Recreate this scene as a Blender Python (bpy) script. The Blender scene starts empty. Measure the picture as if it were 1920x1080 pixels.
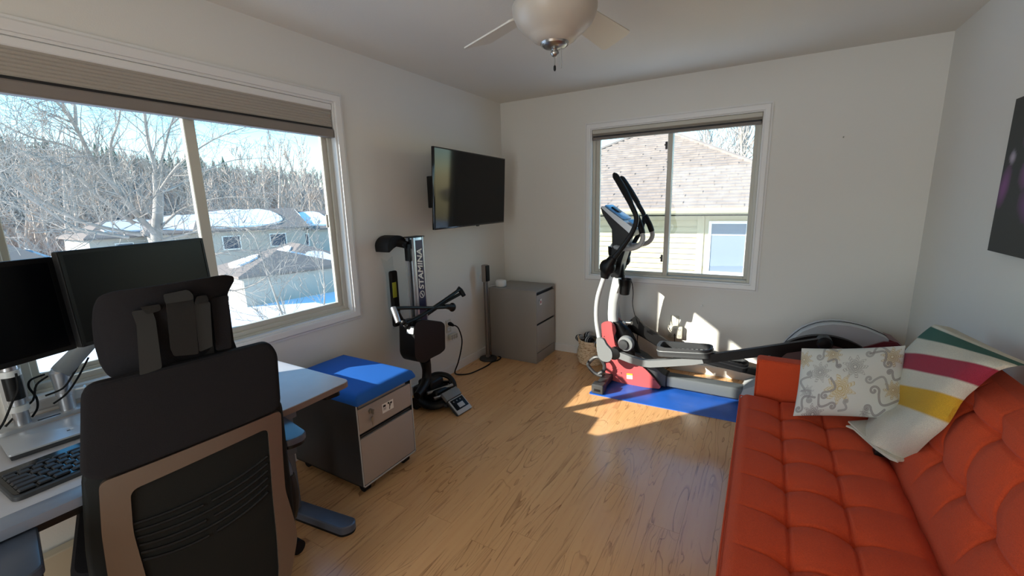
import bpy, bmesh, math, random
import numpy as np
from mathutils import Vector, Matrix
from math import sin, cos, pi, radians, sqrt, hypot, atan2, exp
random.seed(7)
SC = bpy.context.scene
COL = SC.collection

# ---------------------------------------------------------------- camera, light, exposure
FPX = 805.18
CAM = Vector((2.3199, -3.8275, 1.4847))
YAW, PITCH, ROLL = -0.5293, 0.1959, -0.0250
_f = Vector((sin(YAW)*cos(PITCH), cos(YAW)*cos(PITCH), -sin(PITCH)))
_r0 = Vector((cos(YAW), -sin(YAW), 0)); _u0 = _r0.cross(_f)
_r = cos(ROLL)*_r0 + sin(ROLL)*_u0
_u = -sin(ROLL)*_r0 + cos(ROLL)*_u0
cd = bpy.data.cameras.new('camera'); cam = bpy.data.objects.new('camera', cd); COL.objects.link(cam)
cd.sensor_width = 36; cd.lens = FPX/1920*36; cd.clip_start = .02; cd.clip_end = 800
cam.matrix_world = Matrix(((_r.x,_u.x,-_f.x,CAM.x),(_r.y,_u.y,-_f.y,CAM.y),(_r.z,_u.z,-_f.z,CAM.z),(0,0,0,1)))
SC.camera = cam
SUN = Vector((1, 1.25, -.72)).normalized()
w = bpy.data.worlds.new('world'); SC.world = w; w.use_nodes = True
nt = w.node_tree; nt.nodes.clear()
sky = nt.nodes.new('ShaderNodeTexSky'); sky.sky_type = 'NISHITA'; sky.sun_disc = False
sky.sun_elevation = math.asin(-SUN.z); sky.sun_rotation = atan2(-SUN.x, -SUN.y)
sky.air_density = 1.0; sky.dust_density = .2; sky.ozone_density = 2.5
bg = nt.nodes.new('ShaderNodeBackground'); bg.inputs[1].default_value = .33
wo = nt.nodes.new('ShaderNodeOutputWorld')
hsv = nt.nodes.new('ShaderNodeHueSaturation'); hsv.inputs['Saturation'].default_value = 1.30; hsv.inputs['Hue'].default_value = .49
nt.links.new(sky.outputs[0], hsv.inputs['Color']); nt.links.new(hsv.outputs[0], bg.inputs[0]); nt.links.new(bg.outputs[0], wo.inputs[0])
sd = bpy.data.lights.new('sun', 'SUN'); sd.energy = 7.5; sd.angle = radians(.55); sd.color = (1, .93, .82)
so = bpy.data.objects.new('sun', sd); COL.objects.link(so)
so.rotation_euler = SUN.to_track_quat('-Z', 'Y').to_euler(); so.location = (-8, -10, 7)
# added area fill behind the camera, standing in a made-up rear doorway
ad = bpy.data.lights.new('rear_fill_light', 'AREA'); ad.shape = 'RECTANGLE'; ad.size = 2.2; ad.size_y = 2.1
ad.energy = 42; ad.color = (.90, .97, 1)
ao = bpy.data.objects.new('rear_fill_light', ad); COL.objects.link(ao)
ao.location = (1.15, -5.90, 1.1); ao.rotation_euler = (radians(90), 0, radians(-20))
SC.view_settings.view_transform = 'Standard'; SC.view_settings.look = 'None'
SC.view_settings.gamma = 1; SC.view_settings.exposure = .64; SC.view_settings.use_curve_mapping = False
SC.cycles.max_bounces = 10; SC.cycles.diffuse_bounces = 6; SC.cycles.transparent_max_bounces = 12
SC.cycles.caustics_reflective = False; SC.cycles.caustics_refractive = False
SC.cycles.sample_clamp_indirect = 4

# ---------------------------------------------------------------- measuring helper: a measured direction met with a real plane
def ray(px, py): return _f + _r*((px-960)/FPX) - _u*((py-540)/FPX)
def onp(px, py, P, n):
    d = ray(px, py); n = Vector(n); return CAM + d*((Vector(P)-CAM).dot(n)/d.dot(n))
def oX(px, py, v): return onp(px, py, (v,0,0), (1,0,0))
def oY(px, py, v): return onp(px, py, (0,v,0), (0,1,0))
def oZ(px, py, v): return onp(px, py, (0,0,v), (0,0,1))
def oD(px, py, d):
    v = ray(px, py); return CAM + v*(d/hypot(v.x, v.y))

# ---------------------------------------------------------------- materials
def lin(c):
    c = c/255.; return c/12.92 if c <= .04045 else ((c+.055)/1.055)**2.4
def rgb(*c): return (lin(c[0]), lin(c[1]), lin(c[2]), 1)
MATS = {}
def mat(name, col, rough=.5, metal=0., bump=None, var=None, spec=.5, coat=0, sheen=0, objvar=0):
    """bump=(scale,strength)  var=(scale, darker colour factor)"""
    m = bpy.data.materials.new(name); m.use_nodes = True; n = m.node_tree.nodes; l = m.node_tree.links
    b = n['Principled BSDF']; c = rgb(*col)
    b.inputs['Base Color'].default_value = c; b.inputs['Roughness'].default_value = rough
    b.inputs['Metallic'].default_value = metal; b.inputs['Specular IOR Level'].default_value = spec
    b.inputs['Coat Weight'].default_value = coat
    if sheen: b.inputs['Sheen Weight'].default_value = sheen
    tc = n.new('ShaderNodeTexCoord')
    last = None
    if var:
        t = n.new('ShaderNodeTexNoise'); t.inputs['Scale'].default_value = var[0]; t.inputs['Detail'].default_value = 4
        l.new(tc.outputs['Object'], t.inputs['Vector'])
        mx = n.new('ShaderNodeMix'); mx.data_type = 'RGBA'
        rp = n.new('ShaderNodeMapRange'); rp.inputs[1].default_value = .35; rp.inputs[2].default_value = .65
        l.new(t.outputs[0], rp.inputs[0]); l.new(rp.outputs[0], mx.inputs[0])
        mx.inputs[6].default_value = c; mx.inputs[7].default_value = (c[0]*var[1], c[1]*var[1], c[2]*var[1], 1)
        last = mx.outputs[2]; l.new(last, b.inputs['Base Color'])
    if objvar:
        oi = n.new('ShaderNodeObjectInfo'); hs = n.new('ShaderNodeHueSaturation')
        mr = n.new('ShaderNodeMapRange'); mr.inputs[3].default_value = 1-objvar; mr.inputs[4].default_value = 1+objvar
        l.new(oi.outputs['Random'], mr.inputs[0]); l.new(mr.outputs[0], hs.inputs['Value'])
        if last: l.new(last, hs.inputs['Color'])
        else: hs.inputs['Color'].default_value = c
        l.new(hs.outputs[0], b.inputs['Base Color'])
    if bump:
        t2 = n.new('ShaderNodeTexNoise'); t2.inputs['Scale'].default_value = bump[0]; t2.inputs['Detail'].default_value = 3
        l.new(tc.outputs['Object'], t2.inputs['Vector'])
        bp = n.new('ShaderNodeBump'); bp.inputs['Strength'].default_value = bump[1]; bp.inputs['Distance'].default_value = .01
        l.new(t2.outputs[0], bp.inputs['Height']); l.new(bp.outputs[0], b.inputs['Normal'])
    MATS[name] = m
    return m
def emis(name, col, s):
    m = bpy.data.materials.new(name); m.use_nodes = True; n = m.node_tree.nodes; n.clear()
    e = n.new('ShaderNodeEmission'); e.inputs[0].default_value = rgb(*col); e.inputs[1].default_value = s
    o = n.new('ShaderNodeOutputMaterial'); m.node_tree.links.new(e.outputs[0], o.inputs[0]); return m

m_wall = mat('white_wall_paint', (224,223,217), .75, bump=(160,.06), spec=.3)
m_ceil = mat('ceiling_paint', (222,219,211), .85, bump=(120,.08), spec=.2)
m_trim = mat('white_trim_paint', (228,228,226), .38, bump=(30,.02))
m_vinyl = mat('almond_window_frame', (196,193,180), .4)
m_black = mat('black_plastic', (11,11,12), .42, bump=(300,.05), spec=.3)
m_blackg = mat('gloss_black_plastic', (10,10,12), .12)
m_rubber = mat('black_rubber', (15,15,16), .7, bump=(80,.1), spec=.3)
m_dgrey = mat('dark_grey_plastic', (52,54,56), .45, bump=(200,.05))
m_grey = mat('grey_plastic', (118,122,124), .4)
m_lgrey = mat('light_grey_plastic', (176,180,182), .35)
m_silver = mat('silver_paint', (186,190,194), .3, .35)
m_white = mat('white_plastic', (226,228,226), .35)
m_steel = mat('brushed_steel', (170,170,168), .28, .95)
m_alu = mat('aluminium', (190,192,196), .33, .9)
m_cab = mat('grey_cabinet_metal', (142,139,135), .42, .1, bump=(250,.03))
m_cabf = mat('cabinet_drawer_front_metal', (158,155,151), .42, .1, bump=(250,.03))
m_cabd = mat('cabinet_recess', (36,36,38), .6)
m_ped = mat('pedestal_metal', (50,51,54), .42, .1)
m_pedf = mat('pedestal_front_metal', (168,160,154), .42, .15)
m_blue = mat('blue_cushion_fabric', (12,92,178), .75, bump=(500,.15), sheen=.0)
m_mat = mat('blue_vinyl_mat', (34,92,186), .38, bump=(14,.12), var=(6,.8))
m_red = mat('coral_red_plastic', (178,82,84), .38, bump=(120,.04))
m_dred = mat('dark_red_plastic', (96,26,36), .35)
m_orange = mat('burnt_orange_fabric', (206,78,42), .9, bump=(420,.35), var=(240,.88), sheen=.05, spec=.2)
m_pewter = mat('pewter_chair_frame', (100,86,76), .36, .45)
m_chairf = mat('charcoal_chair_fabric', (28,27,30), .92, bump=(700,.4), spec=.2)
m_mesh = mat('dark_chair_shell', (12,15,14), .66, bump=(500,.1), spec=.22)
m_desk = mat('pale_grey_desk_laminate', (182,184,190), .36, var=(14,.95))
m_deske = mat('brown_desk_edge_band', (126,108,100), .45)
m_deskl = mat('slate_grey_desk_leg', (96,106,124), .36, .3)
m_rope = None
m_shade = mat('taupe_shade_fabric', (176,170,160), .9, bump=(200,.2))
m_shaded = mat('shade_rail', (128,120,114), .55)
m_key = mat('black_keycap', (28,30,36), .45)
m_yellow = mat('yellow_sticker', (235,190,40), .5)
m_paper = mat('white_sticker_paper', (232,230,224), .6)
m_ink = mat('black_ink', (22,22,24), .6)
m_navy = mat('navy_rail_sticker', (32,34,86), .35, var=(5,.55))
m_bag = mat('clear_plastic_bag', (200,205,205), .15)
m_bark = mat('grey_bark', (168,158,148), .9, bump=(20,.3), var=(3,.7))
m_bark2 = mat('distant_bark', (186,168,154), .95)
m_snow = mat('snow', (236,240,248), .8, bump=(1.2,.35))
m_siding = mat('cream_siding', (180,168,136), .7)
m_sidewhite = mat('exterior_white_trim', (232,230,222), .6)
m_ever = mat('evergreen_needles', (84,98,84), .9)

def screen_mat(name, col, rough):
    return mat(name, col, rough, spec=.16)
m_tv = screen_mat('television_glass', (6,6,8), .08)
m_mon = screen_mat('matte_monitor_panel', (7,9,13), .30)

def glass_mat(name, tint, refl):
    m = bpy.data.materials.new(name); m.use_nodes = True; n = m.node_tree.nodes; l = m.node_tree.links; n.clear()
    o = n.new('ShaderNodeOutputMaterial'); mx = n.new('ShaderNodeMixShader')
    t = n.new('ShaderNodeBsdfTransparent'); t.inputs[0].default_value = tint
    g = n.new('ShaderNodeBsdfGlossy'); g.inputs['Roughness'].default_value = .01
    f = n.new('ShaderNodeLayerWeight'); f.inputs[0].default_value = .5
    p5 = n.new('ShaderNodeMath'); p5.operation = 'POWER'; p5.inputs[1].default_value = 5; l.new(f.outputs['Facing'], p5.inputs[0])
    k = n.new('ShaderNodeMath'); k.operation = 'MULTIPLY_ADD'; k.inputs[1].default_value = .9*refl; k.inputs[2].default_value = .035*refl
    l.new(p5.outputs[0], k.inputs[0]); l.new(k.outputs[0], mx.inputs[0])
    l.new(t.outputs[0], mx.inputs[1]); l.new(g.outputs[0], mx.inputs[2]); l.new(mx.outputs[0], o.inputs[0])
    return m
m_glass = glass_mat('window_glass', (.97,.985,.98,1), .6)

# oak floor: grain from world position, tone from each plank's own random
def floor_mat():
    m = bpy.data.materials.new('laminate_plank'); m.use_nodes = True; n = m.node_tree.nodes; l = m.node_tree.links
    b = n['Principled BSDF']
    ge = n.new('ShaderNodeNewGeometry'); oi = n.new('ShaderNodeObjectInfo')
    off = n.new('ShaderNodeVectorMath'); off.operation = 'MULTIPLY_ADD'
    cb = n.new('ShaderNodeCombineXYZ'); 
    for i in range(3): l.new(oi.outputs['Random'], cb.inputs[i])
    l.new(cb.outputs[0], off.inputs[0]); off.inputs[1].default_value = (37, 53, 11); l.new(ge.outputs['Position'], off.inputs[2])
    mp = n.new('ShaderNodeMapping'); mp.inputs['Scale'].default_value = (8, 1.0, 1); l.new(off.outputs[0], mp.inputs[0])
    # swirling growth figure: contour lines of a stretched noise
    t1 = n.new('ShaderNodeTexNoise'); t1.inputs['Scale'].default_value = .75; t1.inputs['Detail'].default_value = 2.5; t1.inputs['Distortion'].default_value = 1.1
    l.new(mp.outputs[0], t1.inputs[0])
    mu = n.new('ShaderNodeMath'); mu.operation = 'MULTIPLY'; mu.inputs[1].default_value = 11; l.new(t1.outputs[0], mu.inputs[0])
    fr = n.new('ShaderNodeMath'); fr.operation = 'FRACT'; l.new(mu.outputs[0], fr.inputs[0])
    r1 = n.new('ShaderNodeMapRange'); r1.inputs[1].default_value = .0; r1.inputs[2].default_value = .16; r1.inputs[3].default_value = 1; r1.inputs[4].default_value = 0
    l.new(fr.outputs[0], r1.inputs[0])
    t2 = n.new('ShaderNodeTexNoise'); t2.inputs['Scale'].default_value = 1.6; t2.inputs['Detail'].default_value = 6; t2.inputs['Roughness'].default_value = .7
    mp2 = n.new('ShaderNodeMapping'); mp2.inputs['Scale'].default_value = (34, 1.7, 1); l.new(off.outputs[0], mp2.inputs[0]); l.new(mp2.outputs[0], t2.inputs[0])
    r2 = n.new('ShaderNodeMapRange'); r2.inputs[1].default_value = .57; r2.inputs[2].default_value = .72; l.new(t2.outputs[0], r2.inputs[0])
    t3 = n.new('ShaderNodeTexNoise'); t3.inputs['Scale'].default_value = 2.2; l.new(off.outputs[0], t3.inputs[0])
    r3 = n.new('ShaderNodeMapRange'); r3.inputs[1].default_value = .40; r3.inputs[2].default_value = .55; l.new(t3.outputs[0], r3.inputs[0])
    k1 = n.new('ShaderNodeMath'); k1.operation = 'MULTIPLY'; l.new(r1.outputs[0], k1.inputs[0]); l.new(r3.outputs[0], k1.inputs[1])
    k2 = n.new('ShaderNodeMath'); k2.operation = 'MULTIPLY'; k2.inputs[1].default_value = .62; l.new(k1.outputs[0], k2.inputs[0])
    k3 = n.new('ShaderNodeMath'); k3.operation = 'MULTIPLY_ADD'; k3.inputs[1].default_value = .70; l.new(r2.outputs[0], k3.inputs[0]); l.new(k2.outputs[0], k3.inputs[2]); k3.use_clamp = True
    base = n.new('ShaderNodeMix'); base.data_type = 'RGBA'; base.inputs[6].default_value = rgb(226,180,126); base.inputs[7].default_value = rgb(212,160,110)
    t4 = n.new('ShaderNodeTexNoise'); t4.inputs['Scale'].default_value = 1.0; l.new(mp2.outputs[0], t4.inputs[0]); l.new(t4.outputs[0], base.inputs[0])
    hs = n.new('ShaderNodeHueSaturation'); mr = n.new('ShaderNodeMapRange'); mr.inputs[3].default_value = .96; mr.inputs[4].default_value = 1.04
    l.new(oi.outputs['Random'], mr.inputs[0]); l.new(mr.outputs[0], hs.inputs['Value']); l.new(base.outputs[2], hs.inputs['Color'])
    fin = n.new('ShaderNodeMix'); fin.data_type = 'RGBA'; l.new(k3.outputs[0], fin.inputs[0]); l.new(hs.outputs[0], fin.inputs[6]); fin.inputs[7].default_value = rgb(126,76,42)
    l.new(fin.outputs[2], b.inputs['Base Color']); b.inputs['Roughness'].default_value = .19; b.inputs['Specular IOR Level'].default_value = .62
    bp = n.new('ShaderNodeBump'); bp.inputs['Strength'].default_value = .08; bp.inputs['Distance'].default_value = .002; l.new(t2.outputs[0], bp.inputs['Height']); l.new(bp.outputs[0], b.inputs['Normal'])
    return m
m_floor = floor_mat()

def attr_mat(name, rough=.8, bump=None, noise=None):
    m = bpy.data.materials.new(name); m.use_nodes = True; n = m.node_tree.nodes; l = m.node_tree.links
    b = n['Principled BSDF']; b.inputs['Roughness'].default_value = rough
    a = n.new('ShaderNodeVertexColor'); a.layer_name = 'print'
    src = a.outputs[0]
    if noise:
        tc = n.new('ShaderNodeTexCoord'); t = n.new('ShaderNodeTexNoise'); t.inputs['Scale'].default_value = noise[0]; l.new(tc.outputs['Object'], t.inputs[0])
        mr = n.new('ShaderNodeMapRange'); mr.inputs[1].default_value = .3; mr.inputs[2].default_value = .7; mr.inputs[3].default_value = 1-noise[1]; mr.inputs[4].default_value = 1+noise[1]*.4
        l.new(t.outputs[0], mr.inputs[0]); h = n.new('ShaderNodeHueSaturation'); l.new(src, h.inputs['Color']); l.new(mr.outputs[0], h.inputs['Value']); src = h.outputs[0]
    l.new(src, b.inputs['Base Color'])
    if bump:
        tc = n.new('ShaderNodeTexCoord'); t = n.new('ShaderNodeTexNoise'); t.inputs['Scale'].default_value = bump[0]; l.new(tc.outputs['Object'], t.inputs[0])
        bp = n.new('ShaderNodeBump'); bp.inputs['Strength'].default_value = bump[1]; bp.inputs['Distance'].default_value = .004
        l.new(t.outputs[0], bp.inputs['Height']); l.new(bp.outputs[0], b.inputs['Normal'])
    return m
m_pillow = attr_mat('brocade_pillow_cotton', .6)
m_blanket = attr_mat('striped_wool_blanket', .95, bump=(260,.6), noise=(420,.18))
m_art = attr_mat('canvas_print', .55)

def rope_mat():
    m = bpy.data.materials.new('braided_seagrass'); m.use_nodes = True; n = m.node_tree.nodes; l = m.node_tree.links
    b = n['Principled BSDF']; b.inputs['Roughness'].default_value = .9
    tc = n.new('ShaderNodeTexCoord'); mp = n.new('ShaderNodeMapping'); mp.inputs['Scale'].default_value = (40,40,120)
    t = n.new('ShaderNodeTexNoise'); t.inputs['Scale'].default_value = 1; t.inputs['Detail'].default_value = 3
    l.new(tc.outputs['Object'], mp.inputs[0]); l.new(mp.outputs[0], t.inputs[0])
    r = n.new('ShaderNodeValToRGB'); r.color_ramp.elements[0].position = .36; r.color_ramp.elements[0].color = rgb(176,140,98)
    r.color_ramp.elements[1].position = .5; r.color_ramp.elements[1].color = rgb(232,208,172)
    l.new(t.outputs[0], r.inputs[0]); l.new(r.outputs[0], b.inputs['Base Color'])
    bp = n.new('ShaderNodeBump'); bp.inputs['Strength'].default_value = .7; bp.inputs['Distance'].default_value = .01; l.new(t.outputs[0], bp.inputs['Height']); l.new(bp.outputs[0], b.inputs['Normal'])
    return m
m_rope = rope_mat()

def shingle_mat():
    m = mat('tan_asphalt_shingle', (152,139,130), .95, bump=(60,.4), var=(5,.8), objvar=.06)
    return m
m_shing = shingle_mat()
def snowroof_mat(name, base, amount, scale):
    m = bpy.data.materials.new(name); m.use_nodes = True; n = m.node_tree.nodes; l = m.node_tree.links
    b = n['Principled BSDF']; b.inputs['Roughness'].default_value = .9
    tc = n.new('ShaderNodeTexCoord'); t = n.new('ShaderNodeTexNoise'); t.inputs['Scale'].default_value = scale; t.inputs['Detail'].default_value = 2
    l.new(tc.outputs['Object'], t.inputs[0]); r = n.new('ShaderNodeValToRGB')
    r.color_ramp.elements[0].position = amount; r.color_ramp.elements[0].color = rgb(*base)
    r.color_ramp.elements[1].position = amount+.03; r.color_ramp.elements[1].color = rgb(236,240,248)
    l.new(t.outputs[0], r.inputs[0]); l.new(r.outputs[0], b.inputs['Base Color']); return m
m_hroof = mat('brown_far_roof', (128,116,108), .95, bump=(8,.3))
m_hwall = mat('tan_far_siding', (216,196,156), .85)
m_hwall2 = mat('grey_far_siding', (176,168,156), .85)
m_hwin = mat('far_window_pane', (66,78,92), .2)
m_nwin = mat('neighbour_window_glass', (112,124,136), .12)
def hill_mat():
    m = mat('wooded_hillside', (168,158,150), 1, bump=(3,.6), var=(.35,.72)); return m
m_hill = hill_mat()

# ---------------------------------------------------------------- mesh builder
class B:
    def __init__(s): s.bm = bmesh.new()
    def _bev(s, verts, bev, seg=2):
        vs = set(verts)
        es = [e for e in s.bm.edges if e.verts[0] in vs and e.verts[1] in vs]
        bmesh.ops.bevel(s.bm, geom=es, offset=bev, segments=seg, profile=.6, affect='EDGES', clamp_overlap=True)
    def box(s, x0, x1, y0, y1, z0, z1, bev=0, seg=2, M=None):
        if x0 > x1: x0, x1 = x1, x0
        if y0 > y1: y0, y1 = y1, y0
        if z0 > z1: z0, z1 = z1, z0
        r = bmesh.ops.create_cube(s.bm, size=1); v = r['verts']
        for q in v:
            q.co = Vector(((x0+x1)/2+q.co.x*(x1-x0), (y0+y1)/2+q.co.y*(y1-y0), (z0+z1)/2+q.co.z*(z1-z0)))
        if M is not None:
            for q in v: q.co = M @ q.co
        if bev: s._bev(v, bev, seg)
        return s
    def cyl(s, p, q, r0, r1=None, n=16, cap=True):
        return s.tube([p, q], r0 if r1 is None else [r0, r1], n, 0, cap)
    def tube(s, pts, r, n=8, sm=3, cap=True, flat=None):
        P = [Vector(p) for p in pts]; R = list(r) if isinstance(r, (list, tuple)) else [r]*len(P)
        if sm and len(P) > 2:
            Q, S = [], []
            for i in range(len(P)-1):
                a, b, c, d = P[max(i-1,0)], P[i], P[i+1], P[min(i+2,len(P)-1)]
                for k in range(sm):
                    t = k/sm
                    Q.append(.5*((2*b)+(c-a)*t+(2*a-5*b+4*c-d)*t*t+(3*b-a-3*c+d)*t**3)); S.append(R[i]*(1-t)+R[i+1]*t)
            Q.append(P[-1]); S.append(R[-1]); P, R = Q, S
        rings = []; nrm = None
        for i, p in enumerate(P):
            t = (P[min(i+1,len(P)-1)]-P[max(i-1,0)])
            t = t.normalized() if t.length > 1e-9 else Vector((0,0,1))
            if nrm is None:
                a = Vector((0,0,1)) if abs(t.z) < .9 else Vector((0,1,0)); nrm = t.cross(a).normalized()
            else:
                nrm = (nrm - t*nrm.dot(t)); nrm = nrm.normalized() if nrm.length > 1e-6 else t.orthogonal().normalized()
            bn = t.cross(nrm)
            fl = flat if flat else 1
            rings.append([s.bm.verts.new(p+(nrm*cos(2*pi*k/n)+bn*sin(2*pi*k/n)*fl)*R[i]) for k in range(n)])
        for a, b in zip(rings, rings[1:]):
            for k in range(n): s.bm.faces.new((a[k], a[(k+1)%n], b[(k+1)%n], b[k]))
        if cap:
            s.bm.faces.new(rings[0][::-1]); s.bm.faces.new(rings[-1])
        return s
    def ball(s, c, r, n=14, sc=(1,1,1)):
        v = bmesh.ops.create_uvsphere(s.bm, u_segments=n, v_segments=max(6,n//2+1), radius=1)['verts']
        for q in v: q.co = Vector(c)+Vector((q.co.x*r*sc[0], q.co.y*r*sc[1], q.co.z*r*sc[2]))
        return s
    def lathe(s, prof, c=(0,0,0), n=32, axis='z'):
        rings = []
        for r, z in prof:
            ring = []
            for k in range(n):
                a = 2*pi*k/n; v = Vector((r*cos(a), r*sin(a), z))
                if axis == 'x': v = Vector((z, r*cos(a), r*sin(a)))
                if axis == 'y': v = Vector((r*cos(a), z, r*sin(a)))
                ring.append(s.bm.verts.new(Vector(c)+v))
            rings.append(ring)
        for a, b in zip(rings, rings[1:]):
            for k in range(n): s.bm.faces.new((a[k], a[(k+1)%n], b[(k+1)%n], b[k]))
        s.bm.faces.new(rings[0][::-1]); s.bm.faces.new(rings[-1]); return s
    def prism(s, poly, d, holes=(), bev=0, seg=2):
        """poly: list of 3-D points in a plane; extruded by vector d"""
        d = Vector(d); loops = [poly]+list(holes); es = []; 
        for lp in loops:
            vs = [s.bm.verts.new(Vector(p)) for p in lp]
            es += [s.bm.edges.new((vs[i], vs[(i+1)%len(vs)])) for i in range(len(vs))]
        if holes:
            fs = [g for g in bmesh.ops.triangle_fill(s.bm, edges=es, use_beauty=True)['geom'] if isinstance(g, bmesh.types.BMFace)]
        else:
            fs = [s.bm.faces.new([e.verts[0] for e in es])]
        r = bmesh.ops.extrude_face_region(s.bm, geom=fs)
        nv = [g for g in r['geom'] if isinstance(g, bmesh.types.BMVert)]
        for v in nv: v.co += d
        if bev:
            bmesh.ops.recalc_face_normals(s.bm, faces=s.bm.faces)
            nvs = set(nv); fs2 = [g for g in r['geom'] if isinstance(g, bmesh.types.BMFace)]
            be = set()
            for f in fs2:
                for e in f.edges:
                    if sum(1 for q in e.link_faces if q in fs2) == 1: be.add(e)
            bmesh.ops.bevel(s.bm, geom=list(be), offset=bev, segments=seg, profile=.6, affect='EDGES', clamp_overlap=True)
        return s
    def grid(s, f, nu, nv, closed=False):
        V = [[s.bm.verts.new(Vector(f(i/nu, j/nv))) for j in range(nv+1)] for i in range(nu+1)]
        for i in range(nu):
            for j in range(nv): s.bm.faces.new((V[i][j], V[i+1][j], V[i+1][j+1], V[i][j+1]))
        s.G = V; return s
    def loft(s, rings, cap=True):
        R = [[s.bm.verts.new(Vector(p)) for p in r] for r in rings]; n = len(R[0])
        for a, b in zip(R, R[1:]):
            for k in range(n): s.bm.faces.new((a[k], a[(k+1)%n], b[(k+1)%n], b[k]))
        if cap: s.bm.faces.new(R[0][::-1]); s.bm.faces.new(R[-1])
        return s
    def solid(s, d):
        """give an open sheet thickness by duplicating along d (vector or function)"""
        r = bmesh.ops.extrude_face_region(s.bm, geom=list(s.bm.faces))
        for v in [g for g in r['geom'] if isinstance(g, bmesh.types.BMVert)]:
            v.co += Vector(d(v.co) if callable(d) else d)
        return s
    def xf(s, M):
        for v in s.bm.verts: v.co = M @ v.co
        return s
def wloc(o):
    l = Vector((0,0,0))
    while o is not None: l += o.location; o = o.parent
    return l
def obj(name, b, m, parent=None, label=None, kind=None, sharp=35, smooth=True):
    me = bpy.data.meshes.new(name); bm = b.bm
    bmesh.ops.recalc_face_normals(bm, faces=bm.faces)
    if parent is not None:
        bmesh.ops.translate(bm, verts=bm.verts, vec=-wloc(parent))
    bm.to_mesh(me); bm.free()
    o = bpy.data.objects.new(name, me); COL.objects.link(o)
    for mm in (m if isinstance(m, (list, tuple)) else [m]): me.materials.append(mm)
    if smooth:
        me.shade_smooth()
        me.set_sharp_from_angle(angle=radians(sharp))
    if parent is not None: o.parent = parent
    if label: o['label'] = label
    if kind: o['kind'] = kind
    return o
def thing(name, label, cat, loc=(0,0,0), group=None):
    o = bpy.data.objects.new(name, None); o.empty_display_size = .05; COL.objects.link(o); o.location = loc
    o['label'] = label; o['category'] = cat
    if group: o['group'] = group
    return o
def tag(o, label, cat, group=None, kind=None):
    o['label'] = label; o['category'] = cat
    if group: o['group'] = group
    if kind: o['kind'] = kind
    return o
def struct(name, b=None, m=None, parent=None, label=None, smooth=False):
    if b is None:
        o = bpy.data.objects.new(name, None); COL.objects.link(o)
    else: o = obj(name, b, m, parent, smooth=smooth)
    if parent is None: o['kind'] = 'structure'
    if label: o['label'] = label
    return o
def pxpoly(pts, P, n): return [onp(x, y, P, n) for x, y in pts]
def rnd(poly, r, seg=4):
    """round the corners of a 3-D planar polygon"""
    out = []; N = len(poly)
    for i in range(N):
        a, b, c = Vector(poly[i-1]), Vector(poly[i]), Vector(poly[(i+1)%N])
        d1 = (a-b); d2 = (c-b); k = min(r, d1.length*.45, d2.length*.45)
        p, q = b+d1.normalized()*k, b+d2.normalized()*k
        for t in range(seg+1):
            t /= seg; out.append(p*(1-t)**2+b*2*t*(1-t)+q*t*t)
    return out
# ================================================================ THE ROOM
W, YR, H = 3.236, -5.2, 2.44
T = .13
# window 1 opening in left wall, window 2 opening in back wall
Y0, Y1, Z0, Z1 = -3.46, -1.955, .80, 2.112
X0, X1, V0, V1 = .932, 2.268, .798, 2.108
b = B(); b.box(-T,0,YR-T,Y0,-.3,H+.1).box(-T,0,Y1,T,-.3,H+.1).box(-T,0,Y0,Y1,-.3,Z0).box(-T,0,Y0,Y1,Z1,H+.1)
struct('wall_left', b, m_wall)
b = B(); b.box(0,X0,0,T,-.3,H+.1).box(X1,W,0,T,-.3,H+.1).box(X0,X1,0,T,-.3,V0).box(X0,X1,0,T,V1,H+.1)
struct('wall_back', b, m_wall)
b = B(); b.box(W,W+T,YR-T,T,-.3,H+.1); struct('wall_right', b, m_wall)
DX0, DX1, DZ = .55, 2.95, 2.08  # doorway added in the unseen rear wall to let the fill light in
b = B(); b.box(0,DX0,YR-T,YR,-.3,H+.1).box(DX1,W,YR-T,YR,-.3,H+.1).box(DX0,DX1,YR-T,YR,DZ,H+.1)
struct('wall_rear', b, m_wall)
b = B(); b.box(-T,W+T,YR-1.4,YR-1.3,-.3,H+.1).box(-T,-.03,YR-1.3,YR-T,-.3,H+.1).box(W+.03,W+T,YR-1.3,YR-T,-.3,H+.1)  # unseen hall, added to block the sun behind the rear opening
struct('trim_1', b, m_wall, label='added unseen hall walls that keep the sun out of the rear doorway')
b = B(); b.box(-T,W+T,YR-1.4,T,H,H+.12); struct('ceiling', b, m_ceil)

fl = struct('floor')
b = B(); b.box(-T,W+T,YR-1.4,T,-.16,-.0125); obj('subfloor', b, m_cabd, fl, smooth=False)
PW, PL = .136, 1.2
def plank_mesh():
    b = B(); b.box(0,PW-.0007,0,PL-.0012,-.012,0)
    me = bpy.data.meshes.new('plank'); b.bm.to_mesh(me); b.bm.free(); me.materials.append(m_floor); return me
pm = plank_mesh()
fixed = {11:-1.53, 12:-1.80, 14:-2.005, 13:-1.20, 10:-2.35, 15:-1.39}
ko = -1
first = True
for k in range(-1, 24):
    x = .06+PW*k
    if x > W-.002: break
    st = fixed.get(k, -random.random()*PL)
    while st < 0: st += PL
    y = st - .001
    sx = 1.0; xx = x
    if x < 0: xx = .0; sx = (x+PW)/PW
    if x+PW > W: sx = (W-x)/PW
    while y > YR-1.3:
        hi = min(y, 0.0); lo = max(y-PL, YR-1.3)
        if hi-lo > .02:
            o = bpy.data.objects.new('plank', pm); COL.objects.link(o); o.parent = fl
            o.location = (xx, lo, 0); o.scale = (sx, (hi-lo)/PL, 1)
        y -= PL
BB = .078
b = B(); b.box(0,.013,Y0-1.6,0,0,BB,.003); struct('baseboard_left', b, m_trim)
b = B(); b.box(.013,W-.013,-.013,0,0,BB,.003); struct('baseboard_back', b, m_trim)
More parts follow.
